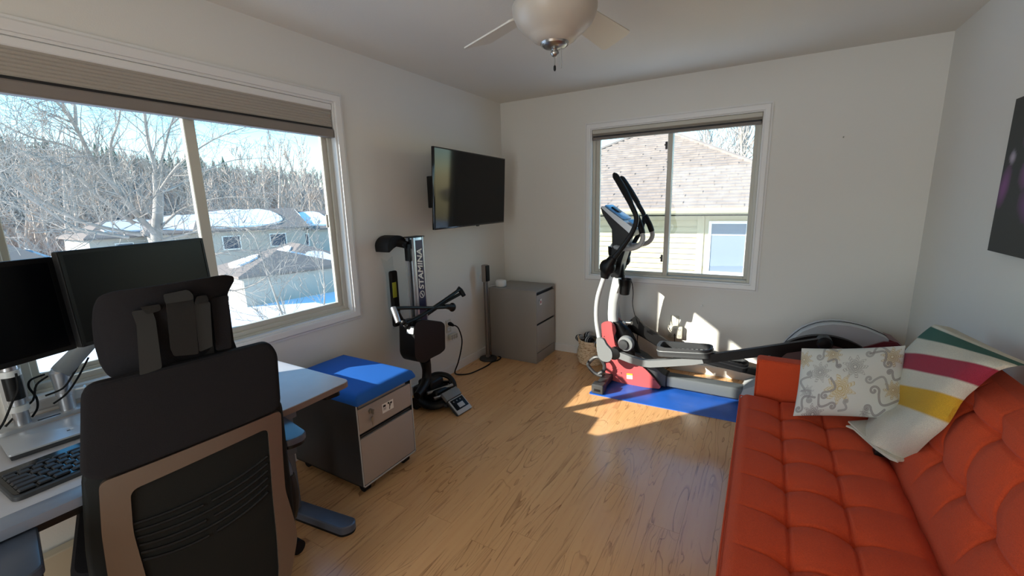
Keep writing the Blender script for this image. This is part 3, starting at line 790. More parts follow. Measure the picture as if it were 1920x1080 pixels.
# ================================================================ SOFA
sf = thing('sofa', 'burnt orange tufted sofa bed along the right wall', 'sofa', (2.8,-2.4,0))
SX0, SX1, SY0, SY1, SZ = 2.283, 2.845, -1.285, -3.55, .435
TX = [2.467, 2.642]; TYs = [-1.490-.2005*k for k in range(11)]
def g1(d, s): return exp(-(d/s)**2)
def seat_z(x, y):
    z = SZ
    dx = min(abs(x-t) for t in TX); dy = min(abs(y-t) for t in TYs)
    e = min(1, max(0, (x-SX0)/.16))
    z -= .011*g1(dx, .006) + .009*g1(dx, .045)
    z -= (.008*g1(dy, .006)*(1 if x < 2.66 else max(.15,1-(x-2.66)/.12)) + .007*g1(dy, .045))*e
    for tx in TX:
        r = hypot(x-tx, min((y-t) for t in TYs if abs(y-t) == min(abs(y-q) for q in TYs)))
        z -= .014*g1(r, .035)
    ed = min(x-SX0, SY0-y)
    z -= .045*max(0, 1-ed/.045)**2.2
    if x > 2.79: z -= .030*((x-2.79)/.055)**2
    return z
b = B(); nx, ny = 150, 620
b.grid(lambda i, j: (SX0+(SX1-SX0)*i, SY1+(SY0-SY1)*j, seat_z(SX0+(SX1-SX0)*i, SY1+(SY0-SY1)*j)), nx, ny)
G = b.G
edge = [G[0][j] for j in range(ny+1)] + [G[i][ny] for i in range(1, nx+1)] + [G[nx][j] for j in range(ny-1, -1, -1)] + [G[i][0] for i in range(nx-1, 0, -1)]
lo = []
for v in edge: lo.append(b.bm.verts.new(Vector((v.co.x, v.co.y, .22))))
n = len(edge)
for k in range(n): b.bm.faces.new((edge[k], edge[(k+1)%n], lo[(k+1)%n], lo[k]))
b.bm.faces.new(lo)
seat = obj('seat_cushion', b, m_orange, sf, sharp=60)
b = B(); b.tube([(SX0-.002,SY1,.405),(SX0-.002,SY0+.004,.405),(SX1,SY0+.004,.405)], .0035, 6, 0); obj('piping', b, m_orange, seat)
b = B(); b.box(SX0+.03,2.95,SY1,SY0-.02,.13,.225,.01); obj('base_frame', b, m_orange, sf)
for (x, y) in ((2.36,-1.38),(2.36,-3.45),(3.0,-1.38),(3.0,-3.45)):
    obj('leg', B().tube([(x,y,0),(x,y,.14)], [.014,.022], 12, 0), m_deske, sf)
# backrest: puffed reclined face in (s = along y, t = up) space
def back_curve(t):
    P = [(2.856,.395),(2.882,.50),(2.908,.61),(2.940,.76),(2.972,.84),(3.02,.878),(3.075,.884)]
    k = t*(len(P)-1); i = min(len(P)-2, int(k)); f = k-i
    a, c = P[i], P[i+1]; return a[0]*(1-f)+c[0]*f, a[1]*(1-f)+c[1]*f
RZ = [.585, .785]
def back_pt(i, j):
    y = SY1+(-1.290-SY1)*i; x, z = back_curve(j)
    d = 0.0
    dz = min(abs(z-r) for r in RZ); dy = min(abs(y-(t-.02)) for t in TYs+[-1.30])
    fade = min(1, max(0, (.885-z)/.10))
    d = (.010*g1(dz,.006)+.013*g1(dz,.045))*fade+(.009*g1(dy,.006)+.011*g1(dy,.045))*fade*min(1,max(0,(z-.44)/.1))
    d += .016*g1(hypot(dz,dy), .035)
    e = (-1.290-y); d += .05*max(0,1-e/.05)**2.2
    return (x+d*.93-.012, y, z-d*.25)
b = B(); NB, MB = 620, 130; b.grid(back_pt, NB, MB); G = b.G
edge = [G[i][0] for i in range(NB+1)] + [G[NB][j] for j in range(1, MB+1)] + [G[i][MB] for i in range(NB-1,-1,-1)] + [G[0][j] for j in range(MB-1,0,-1)]
lo = [b.bm.verts.new(Vector((max(v.co.x+.03, 3.06+.04*(v.co.z-.4)), v.co.y, v.co.z-.0 if v.co.z < .86 else v.co.z-.03))) for v in edge]; n = len(edge)
for k in range(n): b.bm.faces.new((edge[k], edge[(k+1)%n], lo[(k+1)%n], lo[k]))
b.bm.faces.new(lo)
obj('backrest', b, m_orange, sf, sharp=60)
b = B(); b.box(2.347,3.05,-1.275,-1.175,.14,.625,.022,4); arm = obj('armrest', b, m_orange, sf)
obj('piping', B().tube([(2.35,-1.272,.15),(2.349,-1.273,.60),(2.37,-1.27,.622),(3.0,-1.27,.622)], .003, 6, 0), m_orange, arm)

# ================================================================ PILLOW
def seg_d(P, a, c):
    a = np.array(a); c = np.array(c); v = c-a; t = np.clip(((P-a)@v)/(v@v), 0, 1); return np.hypot(*((P-a)-t[:,None]*v).T)
def paint_pillow(UV):
    n = len(UV); col = np.tile(np.array(rgb(196,198,192)[:3]), (n,1)); rr = np.random.RandomState(5)
    def blend(mask, c, k): 
        kk = (np.clip(mask,0,1)*k)[:,None]; col[:] = col*(1-kk)+np.array(rgb(*c)[:3])*kk
    def scroll(cx, cy, s, rot, flip, c, wd):
        th = np.linspace(0, 1, 46); pts = []
        for q in th:
            if q < .5: R = s*(.05+.47*q*2)*.55; a = 7.6*(1-q*2); p = np.array([R*cos(a), R*sin(a)])
            else:
                k = (q-.5)*2; p = np.array([s*.286+s*1.0*k, -s*.42*sin(k*pi*1.15)])
            pts.append(p)
        pts = np.array(pts); pts[:,1] *= flip
        Rm = np.array([[cos(rot),-sin(rot)],[sin(rot),cos(rot)]]); pts = pts@Rm.T+np.array([cx,cy])
        d = np.full(n, 9.)
        for a, c_ in zip(pts, pts[1:]): d = np.minimum(d, seg_d(UV, a, c_))
        blend((1-d/(wd*1.0))*3, (176,173,170), .8)
        blend(1.6-np.abs(d-wd)/(.0045), c, .75)
        blend(1.3-d/.003, c, .5)
    def flower(cx, cy, s, rot, c, fill):
        P = (UV-np.array([cx,cy])); a = np.arctan2(P[:,1], P[:,0])+rot; r = np.hypot(*P.T)/s
        pet = .78+.22*np.cos(9*a)*np.clip(r*1.4,0,1)+.05*np.cos(23*a)
        blend((pet-r)*9, fill, .38)
        for k in (1., .78, .58, .40, .22):
            blend(1.5-np.abs(r-pet*k)/(.030/k**.3), c, .85)
        blend((1-np.abs(np.sin(9*a+r*5))*6)*(r < pet*.95), c, .35)
    gy, ye, dk, br = (128,128,126), (205,186,128), (104,98,98), (150,128,96)
    flower(.60,.38,.21,.3,(176,152,92),ye); flower(.30,.62,.15,1.2,gy,(190,190,184)); flower(.78,.70,.17,2.1,gy,(196,194,184))
    flower(.47,.90,.13,.8,br,ye); flower(.05,.82,.13,.2,br,ye); flower(1.26,.84,.15,.6,br,ye); flower(1.30,.38,.13,1,br,ye); flower(.27,.02,.15,1,dk,(180,172,172))
    flower(.96,.05,.07,0,dk,(176,172,170)); flower(.14,.34,.10,.5,gy,(190,192,190))
    for a in ((.14,.60,.17,-1.9,1,gy),(.28,.86,.20,.5,-1,gy),(.56,.72,.13,2.6,1,dk),(.40,.28,.20,1.2,1,dk),(.52,.13,.20,2.6,-1,dk),(.98,.12,.17,-.2,1,dk),(1.05,.36,.26,-.5,1,dk),(.98,.52,.22,-.35,-1,gy),(1.24,.62,.15,-.4,1,dk),(.96,.90,.2,.2,-1,gy),(1.22,.74,.22,2.4,1,dk),(.20,.22,.15,2.2,1,gy),(.70,.20,.12,-2.0,-1,gy),(.06,.10,.2,.8,-1,dk)):
        scroll(a[0],a[1],a[2],a[3],a[4],a[5],.0095)
    return np.clip(col, 0, 1)
def pillow():
    TL, TR = oY(1503,653,-1.385), oY(1698,648,-1.395)
    BL, BR = oZ(1487,781,.455), oZ(1691,787,.475)
    TR = onp(1698, 648, BR.lerp(TL,.0), (TL-BL).cross(BR-BL).normalized()) if False else TR
    BR = oY(1691,787,-1.535); BL = oY(1487,780,-1.535)
    nrm = (BR-BL).cross(TL-BL).normalized()
    if nrm.y > 0: nrm = -nrm
    nu, nv = 320, 226; sheets = []
    b = B(); V = {}
    def pos(i, j, sgn):
        u, v = i/nu, j/nv
        # pinch the sides inwards between the corners
        pu = u+(.5-u)*.030*sin(pi*v); pv = v+(.5-v)*.045*sin(pi*u)
        p = BL*(1-pu)*(1-pv)+BR*pu*(1-pv)+TL*(1-pu)*pv+TR*pu*pv
        hgt = (max(0, sin(pi*u))**.55)*(max(0, sin(pi*v))**.55)
        wr = .0025*sin(u*23+v*9)*(1-hgt)+.004*sin(5*u+11*v)*hgt
        return p+nrm*sgn*(.060*hgt if sgn > 0 else .040*hgt)+nrm*wr*hgt
    for i in range(nu+1):
        for j in range(nv+1):
            V[i,j,1] = b.bm.verts.new(pos(i,j,1))
            V[i,j,-1] = V[i,j,1] if i in (0,nu) or j in (0,nv) else b.bm.verts.new(pos(i,j,-1))
    idx = {}
    for i in range(nu):
        for j in range(nv):
            b.bm.faces.new((V[i,j,1],V[i+1,j,1],V[i+1,j+1,1],V[i,j+1,1])); b.bm.faces.new((V[i,j,-1],V[i,j+1,-1],V[i+1,j+1,-1],V[i+1,j,-1]))
    b.bm.verts.index_update()
    keys = {v.index: k for k, v in V.items()}
    uv = np.array([(keys[k][0]/nu*1.42, keys[k][1]/nv) for k in range(len(b.bm.verts))])
    o = obj('throw_pillow', b, m_pillow, sharp=80)
    me = o.data; ca = me.color_attributes.new('print', 'FLOAT_COLOR', 'POINT')
    c = np.ones((len(uv), 4)); c[:,:3] = paint_pillow(uv); ca.data.foreach_set('color', c.ravel())
    tag(o, 'cream throw pillow printed with grey scrolls and yellow blossoms', 'pillow')
pillow()

# ================================================================ BLANKET
def blanket():
    cre, gre, red, yel = (214,208,190), (50,98,84), (158,44,66), (206,160,44)
    # (left point, mid bulge, right point, stripe colour until the next row)
    Rr = [((1790,617,'x',3.12),(1926,682,'x',3.13),cre),
          ((1765,613,'y',-1.27),(1916,676,'x',3.06),cre),
          ((1755,617,'y',-1.272),(1909,679,'x',3.03),gre),
          ((1727,638,'y',-1.28),(1893,680,'x',2.98),cre),
          ((1700,666,'y',-1.285),(1860,691,'x',2.940),red),
          ((1690,695,'y',-1.29),(1822,722,'x',2.920),cre),
          ((1684,726,'y',-1.30),(1793,747,'x',2.905),yel),
          ((1678,758,'y',-1.29),(1763,790,'x',2.880),cre),
          ((1645,774,'y',-1.36),(1729,821,'x',2.862),cre),
          ((1626,824,'z',.455),(1692,861,'z',.462),cre)]
    def P(q): return oX(q[0],q[1],q[3]) if q[2]=='x' else oY(q[0],q[1],q[3]) if q[2]=='y' else oZ(q[0],q[1],q[3])
    L = [P(r[0]) for r in Rr]; R = [P(r[1]) for r in Rr]
    rows = []; cols = []
    sub = 10
    for i in range(len(Rr)-1):
        for k in range(sub):
            t = k/sub; rows.append((i, t)); cols.append(Rr[i][2])
    rows.append((len(Rr)-2, 1.)); cols.append(cre)
    def cr(A, i, t):
        a, b_, c, d = A[max(i-1,0)], A[i], A[i+1], A[min(i+2,len(A)-1)]
        return .5*((2*b_)+(c-a)*t+(2*a-5*b_+4*c-d)*t*t+(3*b_-a-3*c+d)*t**3)
    def sheet(off, inset, name, parent=None, thick=.008, rlim=1.):
        b = B(); nu = 26; V = []; nrm = Vector((-.86,-.30,.38)).normalized()
        cidx = []
        for ri, (i, t) in enumerate(rows):
            l, r = cr(L,i,t), cr(R,i,t); row = []
            for k in range(nu+1):
                s = inset+(1-2*inset)*k/nu*rlim
                p = l.lerp(r, s)
                bul = .022*sin(pi*s)+.004*sin(9*s+ri*.11)
                edge = max(0, (s-.88)/.12); 
                p = p+nrm*(bul+off)-nrm*(.030*edge**2)*(1 if off > .01 else .3)
                row.append(b.bm.verts.new(p)); cidx.append(cols[ri])
            V.append(row)
        for a in range(len(V)-1):
            for k in range(nu): b.bm.faces.new((V[a][k],V[a][k+1],V[a+1][k+1],V[a+1][k]))
        base = list(cidx)
        n0 = len(b.bm.verts)
        b.bm.verts.index_update(); b.bm.verts.ensure_lookup_table()
        pos = {tuple(round(c,5) for c in v.co): base[v.index] for v in b.bm.verts}
        rr = bmesh.ops.extrude_face_region(b.bm, geom=list(b.bm.faces))
        new = [g for g in rr['geom'] if isinstance(g, bmesh.types.BMVert)]
        for v in new:
            v.co -= nrm*thick
        b.bm.verts.ensure_lookup_table(); b.bm.verts.index_update()
        cc = []
        for v in b.bm.verts:
            k = tuple(round(c,5) for c in v.co); 
            if k not in pos: k = tuple(round(c,5) for c in (v.co+nrm*thick))
            cc.append(pos.get(k, cre))
        o = obj(name, b, m_blanket, parent, sharp=70)
        ca = o.data.color_attributes.new('print', 'FLOAT_COLOR', 'POINT')
        a = np.ones((len(cc),4)); a[:,:3] = [rgb(*c)[:3] for c in cc]; ca.data.foreach_set('color', a.ravel()); return o
    t = thing('wool_blanket', 'folded cream wool blanket with green, red and yellow stripes draped over the sofa back', 'blanket', (2.93,-1.5,.46))
    sheet(.022, 0, 'top_layer', t, .014); 
    o = sheet(.006, .02, 'under_layer', t, .012)
    # folded end lying on the seat: three leaves fanned out
    for k, (pts, z) in enumerate([([(1590,792),(1612,812),(1655,852),(1682,866),(1700,866),(1712,850),(1730,800),(1690,786)], .462), ([(1586,800),(1600,806),(1640,842),(1668,862),(1684,868),(1700,850),(1690,800)], .452)]):
        poly = [oZ(x,y,z) for x,y in pts]
        b = B(); b.prism(poly, (0,0,.008), bev=.003); oo = obj('folded_leaf', b, m_blanket, t)
        ca = oo.data.color_attributes.new('print', 'FLOAT_COLOR', 'POINT'); a = np.ones((len(oo.data.vertices),4)); a[:,:3] = rgb(206,200,182)[:3]; ca.data.foreach_set('color', a.ravel())
blanket()
# black corner of a charger poking out by the crease
b = B(); b.box(2.788,2.838,-1.705,-1.66,.425,.452,.006); tag(obj('power_adapter', b, m_black), 'small black charger half hidden under the blanket corner on the seat', 'charger')

# ================================================================ ARTWORK on the right wall
t = thing('canvas_print', 'black canvas print with a purple flower hung on the right wall', 'artwork', (W,-1.6,1.5))
b = B(); nyy, nzz = 90, 60
b.grid(lambda i, j: (W-.032, -1.08-.95*i, 1.222+.64*j), nyy, nzz)
b.bm.verts.index_update(); pts = [(v.co.y, v.co.z) for v in b.bm.verts]
o = obj('print', b, m_art, t, smooth=False)
c = np.ones((len(pts),4)); 
def ell(y, z, cy, cz, a, b_, r): 
    dy, dz = y-cy, z-cz; u = dy*cos(r)+dz*sin(r); v = -dy*sin(r)+dz*cos(r); return (u/a)**2+(v/b_)**2
for i, (y, z) in enumerate(pts):
    col = (9,9,11)
    for (cy,cz,a,b_,r,cc) in ((-1.12,1.50,.05,.095,.25,(120,58,124)),(-1.15,1.62,.03,.03,0,(176,164,186)),(-1.34,1.56,.11,.08,-.4,(134,66,140)),(-1.28,1.74,.06,.10,.5,(120,60,130)),(-1.52,1.58,.10,.07,.3,(112,52,120)),(-1.34,1.42,.09,.06,.7,(98,44,110))):
        e = ell(y,z,cy,cz,a,b_,r)
        if e < 1: k = 1-.55*e; col = tuple(v*k for v in cc)
    c[i,:3] = rgb(*col)[:3]
o.data.color_attributes.new('print','FLOAT_COLOR','POINT').data.foreach_set('color', c.ravel())
obj('stretched_edge', B().box(W-.0315,W-.002,-2.03,-1.08,1.222,1.862,.002), m_black, t)

# ================================================================ CEILING FAN
HX, HY = 1.60, -2.24
t = thing('ceiling_fan', 'white ceiling fan with a frosted glass bowl light and pull chains', 'ceiling fan', (HX,HY,H))
m_bowl = mat('frosted_bowl_glass', (184,178,168), .35)
m_fanw = mat('fan_white_paint', (214,210,200), .45)
obj('canopy', B().lathe([(.075,H-.001),(.075,H-.03),(.045,H-.055),(.02,H-.06)], (HX,HY,0)), m_fanw, t)
obj('motor_housing', B().lathe([(.02,H-.06),(.09,H-.07),(.125,H-.10),(.13,H-.17),(.10,H-.20),(.08,H-.215),(.075,H-.245),(.09,H-.255)], (HX,HY,0)), m_fanw, t)
obj('light_bowl', B().lathe([(.09,2.185),(.150,2.188),(.156,2.178),(.155,2.165),(.150,2.15),(.140,2.128),(.118,2.104),(.098,2.090),(.088,2.082),(.078,2.070),(.062,2.062),(.05,2.058)], (HX,HY,0), 48), m_bowl, t, sharp=60)
obj('finial_cap', B().lathe([(.050,2.066),(.054,2.060),(.050,2.052),(.046,2.053),(.040,2.046),(.022,2.042),(.012,2.040),(.010,2.036),(.015,2.030),(.016,2.024),(.010,2.016),(.003,2.012)], (HX,HY,0), 32), m_steel, t, sharp=60)
for (dx, dy, z0, z1, bob) in ((0,0,2.012,1.984,True),(.022,.010,2.042,1.972,False)):
    b = B(); z = z0; 
    while z > z1: b.ball((HX+dx,HY+dy,z), .0024, 5); z -= .0042
    c_ = obj('pull_chain', b, m_steel, t)
    if bob: obj('pull_knob', B().lathe([(.002,1.984),(.0045,1.981),(.005,1.970),(.003,1.964)], (HX+dx,HY+dy,0), 12), m_black, c_)
for k in range(5):
    a = radians(155-72*k); M = Matrix.Translation((HX,HY,2.205)) @ Matrix.Rotation(a,4,'Z') @ Matrix.Rotation(radians(-17),4,'X')
    out = rnd([Vector((.20,-.055,0)),Vector((.545,-.074,0)),Vector((.565,.074,0)),Vector((.20,.055,0))], .022, 4)
    bl = obj('fan_blade', B().prism(out, (0,0,.006)).xf(M), m_fanw, t)
    obj('blade_bracket', B().prism([Vector(p) for p in ((.10,-.02,.004),(.17,-.02,.004),(.24,-.04,.0065),(.24,.04,.0065),(.17,.02,.004),(.10,.02,.004))], (0,0,.006)).xf(M), m_fanw, bl)

# ================================================================ TELEVISION
zt, zb_ = None, None
A_ = [oX(810,272,.300), oX(818,428,.300), oX(948,420,.214), oX(945,299,.214)]
xl, xr = .300, .214
yl = (A_[0].y+A_[1].y)/2; yr = (A_[2].y+A_[3].y)/2
zt = (A_[0].z+A_[3].z)/2; zb_ = (A_[1].z+A_[2].z)/2
t = thing('television', 'black flat screen television on an arm mount high on the left wall', 'television', (0,(yl+yr)/2,(zt+zb_)/2))
def tvM():
    ex = Vector((xr-xl, yr-yl, 0)); L = ex.length; ex.normalize(); ez = Vector((0,0,1)); en = ex.cross(ez)
    if en.x < 0: en = -en
    tilt = Matrix.Rotation(radians(3), 4, ex)
    M = Matrix.Translation(Vector(((xl+xr)/2,(yl+yr)/2,(zt+zb_)/2)))
    R = Matrix(((ex.x,en.x,ez.x,0),(ex.y,en.y,ez.y,0),(ex.z,en.z,ez.z,0),(0,0,0,1)))
    return M@tilt@R, L, zt-zb_
M, L, Hh = tvM()
obj('housing', B().box(-L/2,L/2,-.022,-.002,-Hh/2,Hh/2,.004).box(-L/2+.12,L/2-.12,-.055,-.02,-Hh/2+.04,Hh/2-.12,.012).xf(M), m_blackg, t)
obj('screen', B().box(-L/2+.009,L/2-.009,-.0022,.0,-Hh/2+.012,Hh/2-.009).xf(M), m_tv, t, smooth=False)
obj('sensor_foot', B().box(.05,.09,-.012,-.002,-Hh/2-.008,-Hh/2+.001,.002).xf(M), m_black, t)
yc, zc = (yl+yr)/2, (zt+zb_)/2
mt = obj('wall_plate', B().box(0.001,.03,yc-.14,yc+.14,zc-.12,zc+.12,.004), m_black, t)
obj('swing_arm', B().box(.02,.12,yc-.30,yc-.26,zc-.04,zc+.04,.004).tube([(.035,yc,zc),(.10,yc-.20,zc),(.17,yc,zc)], .022, 8, 0), m_black, t)
P1, P2 = oX(806,330,.12), oX(808,390,.12)
obj('side_box', B().box(.085,.17,P1.y,P1.y+.17,P2.z,P1.z,.006), m_black, t)

# ================================================================ FILING CABINET in the corner
t = thing('filing_cabinet', 'tall grey two-drawer filing cabinet in the far left corner', 'filing cabinet', (.31,-.24,0))
FX0, FX1, FY0, FY1, FZ = .085, .590, -.445, -.045, .695
b = B(); b.box(FX0,FX1-.020,FY0+.002,FY1-.002,.014,FZ-.018,.001).box(FX0,FX1,FY0,FY0+.012,.012,FZ-.002,.002).box(FX0,FX1,FY1-.012,FY1,.012,FZ-.002,.002); obj('body', b, m_cab, t)
obj('top_panel', B().box(FX0-.002,FX1+.002,FY0-.002,FY1+.002,FZ-.016,FZ,.003), m_cab, t)
obj('recess', B().box(FX1-.022,FX1-.016,FY0+.012,FY1-.012,.03,FZ-.016), m_cabd, t, smooth=False)
for (z0, z1) in ((.385,.650),(.105,.365)):
    d = obj('drawer', B().box(FX1-.015,FX1+.001,FY0+.014,FY1-.014,z0,z1,.002), m_cabf, t)
    obj('pull_lip', B().box(FX1-.015,FX1-.004,FY0+.014,FY1-.014,z1+.002,z1+.006,.001), m_cabd, d)
    if z0 > .3:
        obj('label_sticker', B().box(FX1+.001,FX1+.0018,FY0+.075,FY0+.115,z1-.10,z1-.045), m_paper, d, label='small white sticker with a red mark', smooth=False)
        obj('label_mark', B().box(FX1+.0018,FX1+.0022,FY0+.083,FY0+.105,z1-.086,z1-.06), m_red, d, smooth=False)
        obj('lock', B().cyl((FX1,FY0+.06,z1-.05),(FX1+.008,FY0+.06,z1-.05),.008), m_steel, d)
obj('plinth', B().box(FX0,FX1-.004,FY0+.006,FY1-.006,.0,.095,.002), m_cab, t)
# puck on top
t = thing('wifi_puck', 'white rounded router puck on top of the filing cabinet', 'router', (.17,-.36,FZ))
obj('body', B().lathe([(.046,FZ),(.052,FZ+.006),(.053,FZ+.045),(.047,FZ+.060),(.03,FZ+.064)], (.17,-.36,0), 28), m_white, t, sharp=60)
obj('cable', B().tube([(.12,-.38,FZ+.008),(.088,-.405,FZ+.006),(.055,-.43,FZ-.02),(.03,-.42,.60),(.02,-.40,.5),(.025,-.44,.45),(.02,-.50,.48)], .003, 6, 4), m_white, t)
# ================================================================ small floor stand
t = thing('floor_stand', 'slim grey pole stand with a small upright head on a round base', 'stand', (.105,-.53,0))
sx, sy = .105, -.53
m_stand = mat('warm_grey_stand_metal', (140,132,126), .4, .4)
obj('base', B().lathe([(.085,0),(.086,.006),(.084,.014),(.07,.020),(.02,.024)], (sx,sy,0), 36), m_dgrey, t)
obj('pole', B().box(sx-.014,sx+.014,sy-.022,sy+.022,.022,.80,.004), m_stand, t)
obj('pole_groove', B().box(sx+.0142,sx+.0148,sy-.004,sy+.004,.05,.76).box(sx-.003,sx+.003,sy-.0228,sy-.0222,.05,.76), m_dgrey, t, smooth=False)
hd = obj('head', B().box(sx-.026,sx+.022,sy-.028,sy+.028,.765,.925,.010,3), m_stand, t)
obj('head_cradle', B().box(sx+.018,sx+.034,sy-.026,sy+.026,.77,.92,.006), m_black, hd)
obj('hook_ring', B().tube([(sx-.03,sy,.84),(sx-.05,sy-.012,.83),(sx-.055,sy-.01,.80),(sx-.04,sy,.79),(sx-.026,sy,.80)], .005, 6, 4), m_white, hd)
# power cord from the outlet to the floor stand
P = [(.055,-.985,.45),(.075,-.975,.449),(.10,-.965,.42),(.12,-.955,.33),(.115,-.965,.24),(.09,-.985,.12),(.06,-1.0,.03),(.085,-.99,.0085),(.16,-.93,.0065),(.19,-.80,.0065),(.20,-.68,.0065),(.19,-.60,.0065),(.215,-.53,.0065),(.205,-.46,.0065),(.15,-.43,.0065)]
t = thing('extension_cord', 'black power cord plugged into the left wall and trailing to the pole stand', 'cord', (.06,-.985,0))
obj('cable', B().tube(P, .006, 8, 5), m_rubber, t)
obj('plug', B().tube([(.0102,-.985,.462),(.03,-.985,.462),(.06,-.985,.452)], [.016,.018,.010], 10, 2), m_rubber, t)

# ================================================================ BASKET with dumbbells
bx, by = 1.02, -.165
t = thing('woven_basket', 'round woven seagrass basket with two small handles', 'basket', (bx,by,0))
prof = []
for i in range(12):
    z = .012+.0185*i; r = .112+.016*sin(pi*min(1,i/8.)) ; prof += [(r,z-.0085),(r+.006,z),(r,z+.0085)]
prof = [(.09,.001)]+prof; zt_ = prof[-1][1]
inner = [(.105,zt_),(.104,zt_-.05),(.102,.02),(.02,.018)]
obj('woven_wall', B().lathe(prof+inner, (bx,by,0), 40), m_rope, t, sharp=80)
for a in (radians(205), radians(25)):
    ca, sa = cos(a), sin(a); p = lambda r, s, z: (bx+ca*r-sa*s, by+sa*r+ca*s, z)
    obj('handle', B().tube([p(.114,-.03,.19),p(.120,-.025,.235),p(.122,0,.255),p(.120,.025,.235),p(.114,.03,.19)], .006, 7, 4), m_rope, t)
def dumbbell(c, d, label, yel=False):
    c = Vector(c); d = Vector(d).normalized(); t = thing('dumbbell', label, 'dumbbell', c, 'small weights in the basket')
    obj('grip', B().cyl(c-d*.05, c+d*.05, .012, n=12), m_steel, t)
    for s in (-1, 1):
        def ring(a, r0, r1, m, n='weight_plate'):
            p, q = c+d*s*a, c+d*s*(a+.008); obj(n, B().tube([p,p+d*s*.001,q-d*s*.001,q], [r0*.93,r0,r1,r1*.93], 24, 0), m, t)
        ring(.046,.034,.034,m_lgrey); ring(.056,.037,.037,m_black); ring(.066,.036,.036,m_yellow if yel and s > 0 else m_lgrey); 
        obj('end_cap', B().tube([c+d*s*.074, c+d*s*.080, c+d*s*.098], [.036,.035,.026], 24, 0), m_black, t)
dumbbell((.962,-.19,.222),(.9,-.42,.06),'grey banded black dumbbell at the left side of the basket')
dumbbell((1.055,-.218,.213),(.88,-.4,-.03),'black dumbbell with a yellow band at the front of the basket', True)
dumbbell((1.03,-.125,.242),(.93,-.3,.10),'black dumbbell lying on top at the back of the basket')

# ================================================================ BLUE MAT
b = B(); b.prism(rnd([Vector((1.235,-.825,.0006)),Vector((2.95,-.775,.0006)),Vector((2.96,-.395,.0006)),Vector((1.245,-.43,.0006))], .02, 3), (0,0,.005), bev=.0015)
tag(obj('exercise_mat', b, m_mat), 'blue vinyl exercise mat under the elliptical trainer', 'mat')
# ================================================================ ELLIPTICAL TRAINER
et = thing('elliptical_trainer', 'silver, red and black elliptical trainer standing on the blue mat', 'exercise machine', (2.0,-.43,.006))
YC = -.42
m_led = mat('console_blue_face', (98,150,205), .25)
def prY(pts, y, dy, bev=.004, r=0, holes=()):
    P = [oY(x, z, y) for x, z in pts]
    if r: P = rnd(P, r, 4)
    return B().prism(P, (0,dy,0), bev=bev, holes=holes)
# front stabiliser, end caps, transport handle
st = obj('front_stabilizer', B().box(1.262,1.335,-.74,-.12,.018,.070,.012,3), m_dgrey, et)
for s in (-1, 1):
    y0 = -.815 if s < 0 else -.105
    e = obj('end_cap', B().box(1.252,1.348,y0,y0+.085,.007,.082,.014,3), m_dgrey, et)
    yy = y0-.001 if s < 0 else y0+.086
    obj('cap_slot', B().box(1.275,1.325,min(yy,yy+s*.001),max(yy,yy+s*.001),.028,.048,.0), m_black, e, smooth=False)
obj('transport_handle', B().tube([(1.27,-.60,.07),(1.205,-.60,.085),(1.155,-.60,.13),(1.15,-.60,.16),(1.195,-.60,.215),(1.245,-.60,.225),(1.285,-.60,.17),(1.28,-.60,.12),(1.24,-.60,.085)], .0155, 8, 3), m_dgrey, et)
# red side shrouds
red = [(1127,606),(1136,603),(1144,603),(1152,610),(1155,622),(1150,634),(1158,650),(1165,662),(1180,676),(1200,684),(1214,696),(1228,712),(1239,726),(1236,729),(1215,727),(1180,722),(1150,714),(1139,708),(1134,694),(1131,660)]
for yy in (-.52, -.345):
    sh = obj('side_shroud', prY([(x,z) for x,z in red], -.52, .025, .006, .02) if yy == -.52 else B().prism([Vector((p.x,-.345,p.z)) for p in rnd([oY(x,z,-.52) for x,z in red], .02, 4)], (0,.025,0), bev=.006), m_red, et)
    if yy == -.52:
        for (x, z) in ((1133,631),(1134,671),(1165,699),(1226,712)):
            c = oY(x, z, -.52); obj('screw', B().cyl((c.x,-.5215,c.z),(c.x,-.515,c.z),.0045,n=10), m_ink, sh)
        for k, (x0, x1, z) in enumerate(((1141,1150,681),(1143,1158,691),(1146,1165,700))):
            obj('vent_groove', B().tube([oY(x0,z-2,-.5225), oY((x0+x1)/2,z,-.5235), oY(x1,z+1,-.5225)], .0025, 6, 2), m_red, sh)
        q = [oY(x,z,-.5212) for x,z in ((1175,700),(1186,701),(1186,711),(1175,710))]
        s_ = obj('warning_sticker', B().prism(q, (0,-.0008,0)), m_paper, sh, smooth=False)
        q = [oY(x,z,-.522) for x,z in ((1175,700),(1186,701),(1186,704),(1175,703))]; obj('sticker_band', B().prism(q, (0,-.0006,0)), m_yellow, s_, smooth=False)
obj('shroud_core', B().prism([Vector((p.x,-.495,p.z)) for p in rnd([oY(x,z,-.52) for x,z in [(1137,612),(1148,610),(1152,630),(1160,655),(1180,674),(1212,694),(1232,722),(1180,716),(1145,706),(1137,660)]], .02, 3)], (0,.15,0)), m_dgrey, et)
# grey floor beam
bm_ = obj('floor_beam', B().box(1.60,2.62,YC-.055,YC+.055,.025,.112,.014,3), mat('slate_grey_beam', (86,91,94), .38), et)
obj('beam_cover', B().prism([Vector((x,YC-.065,z)) for x,z in ((1.50,.10),(1.50,.27),(1.58,.235),(1.66,.175),(1.72,.13),(1.745,.118),(1.745,.03),(1.60,.03))], (0,.13,0), bev=.012), m_dgrey, et)
obj('beam_collar', B().box(1.735,1.755,YC-.062,YC+.062,.02,.12,.006), m_black, et)
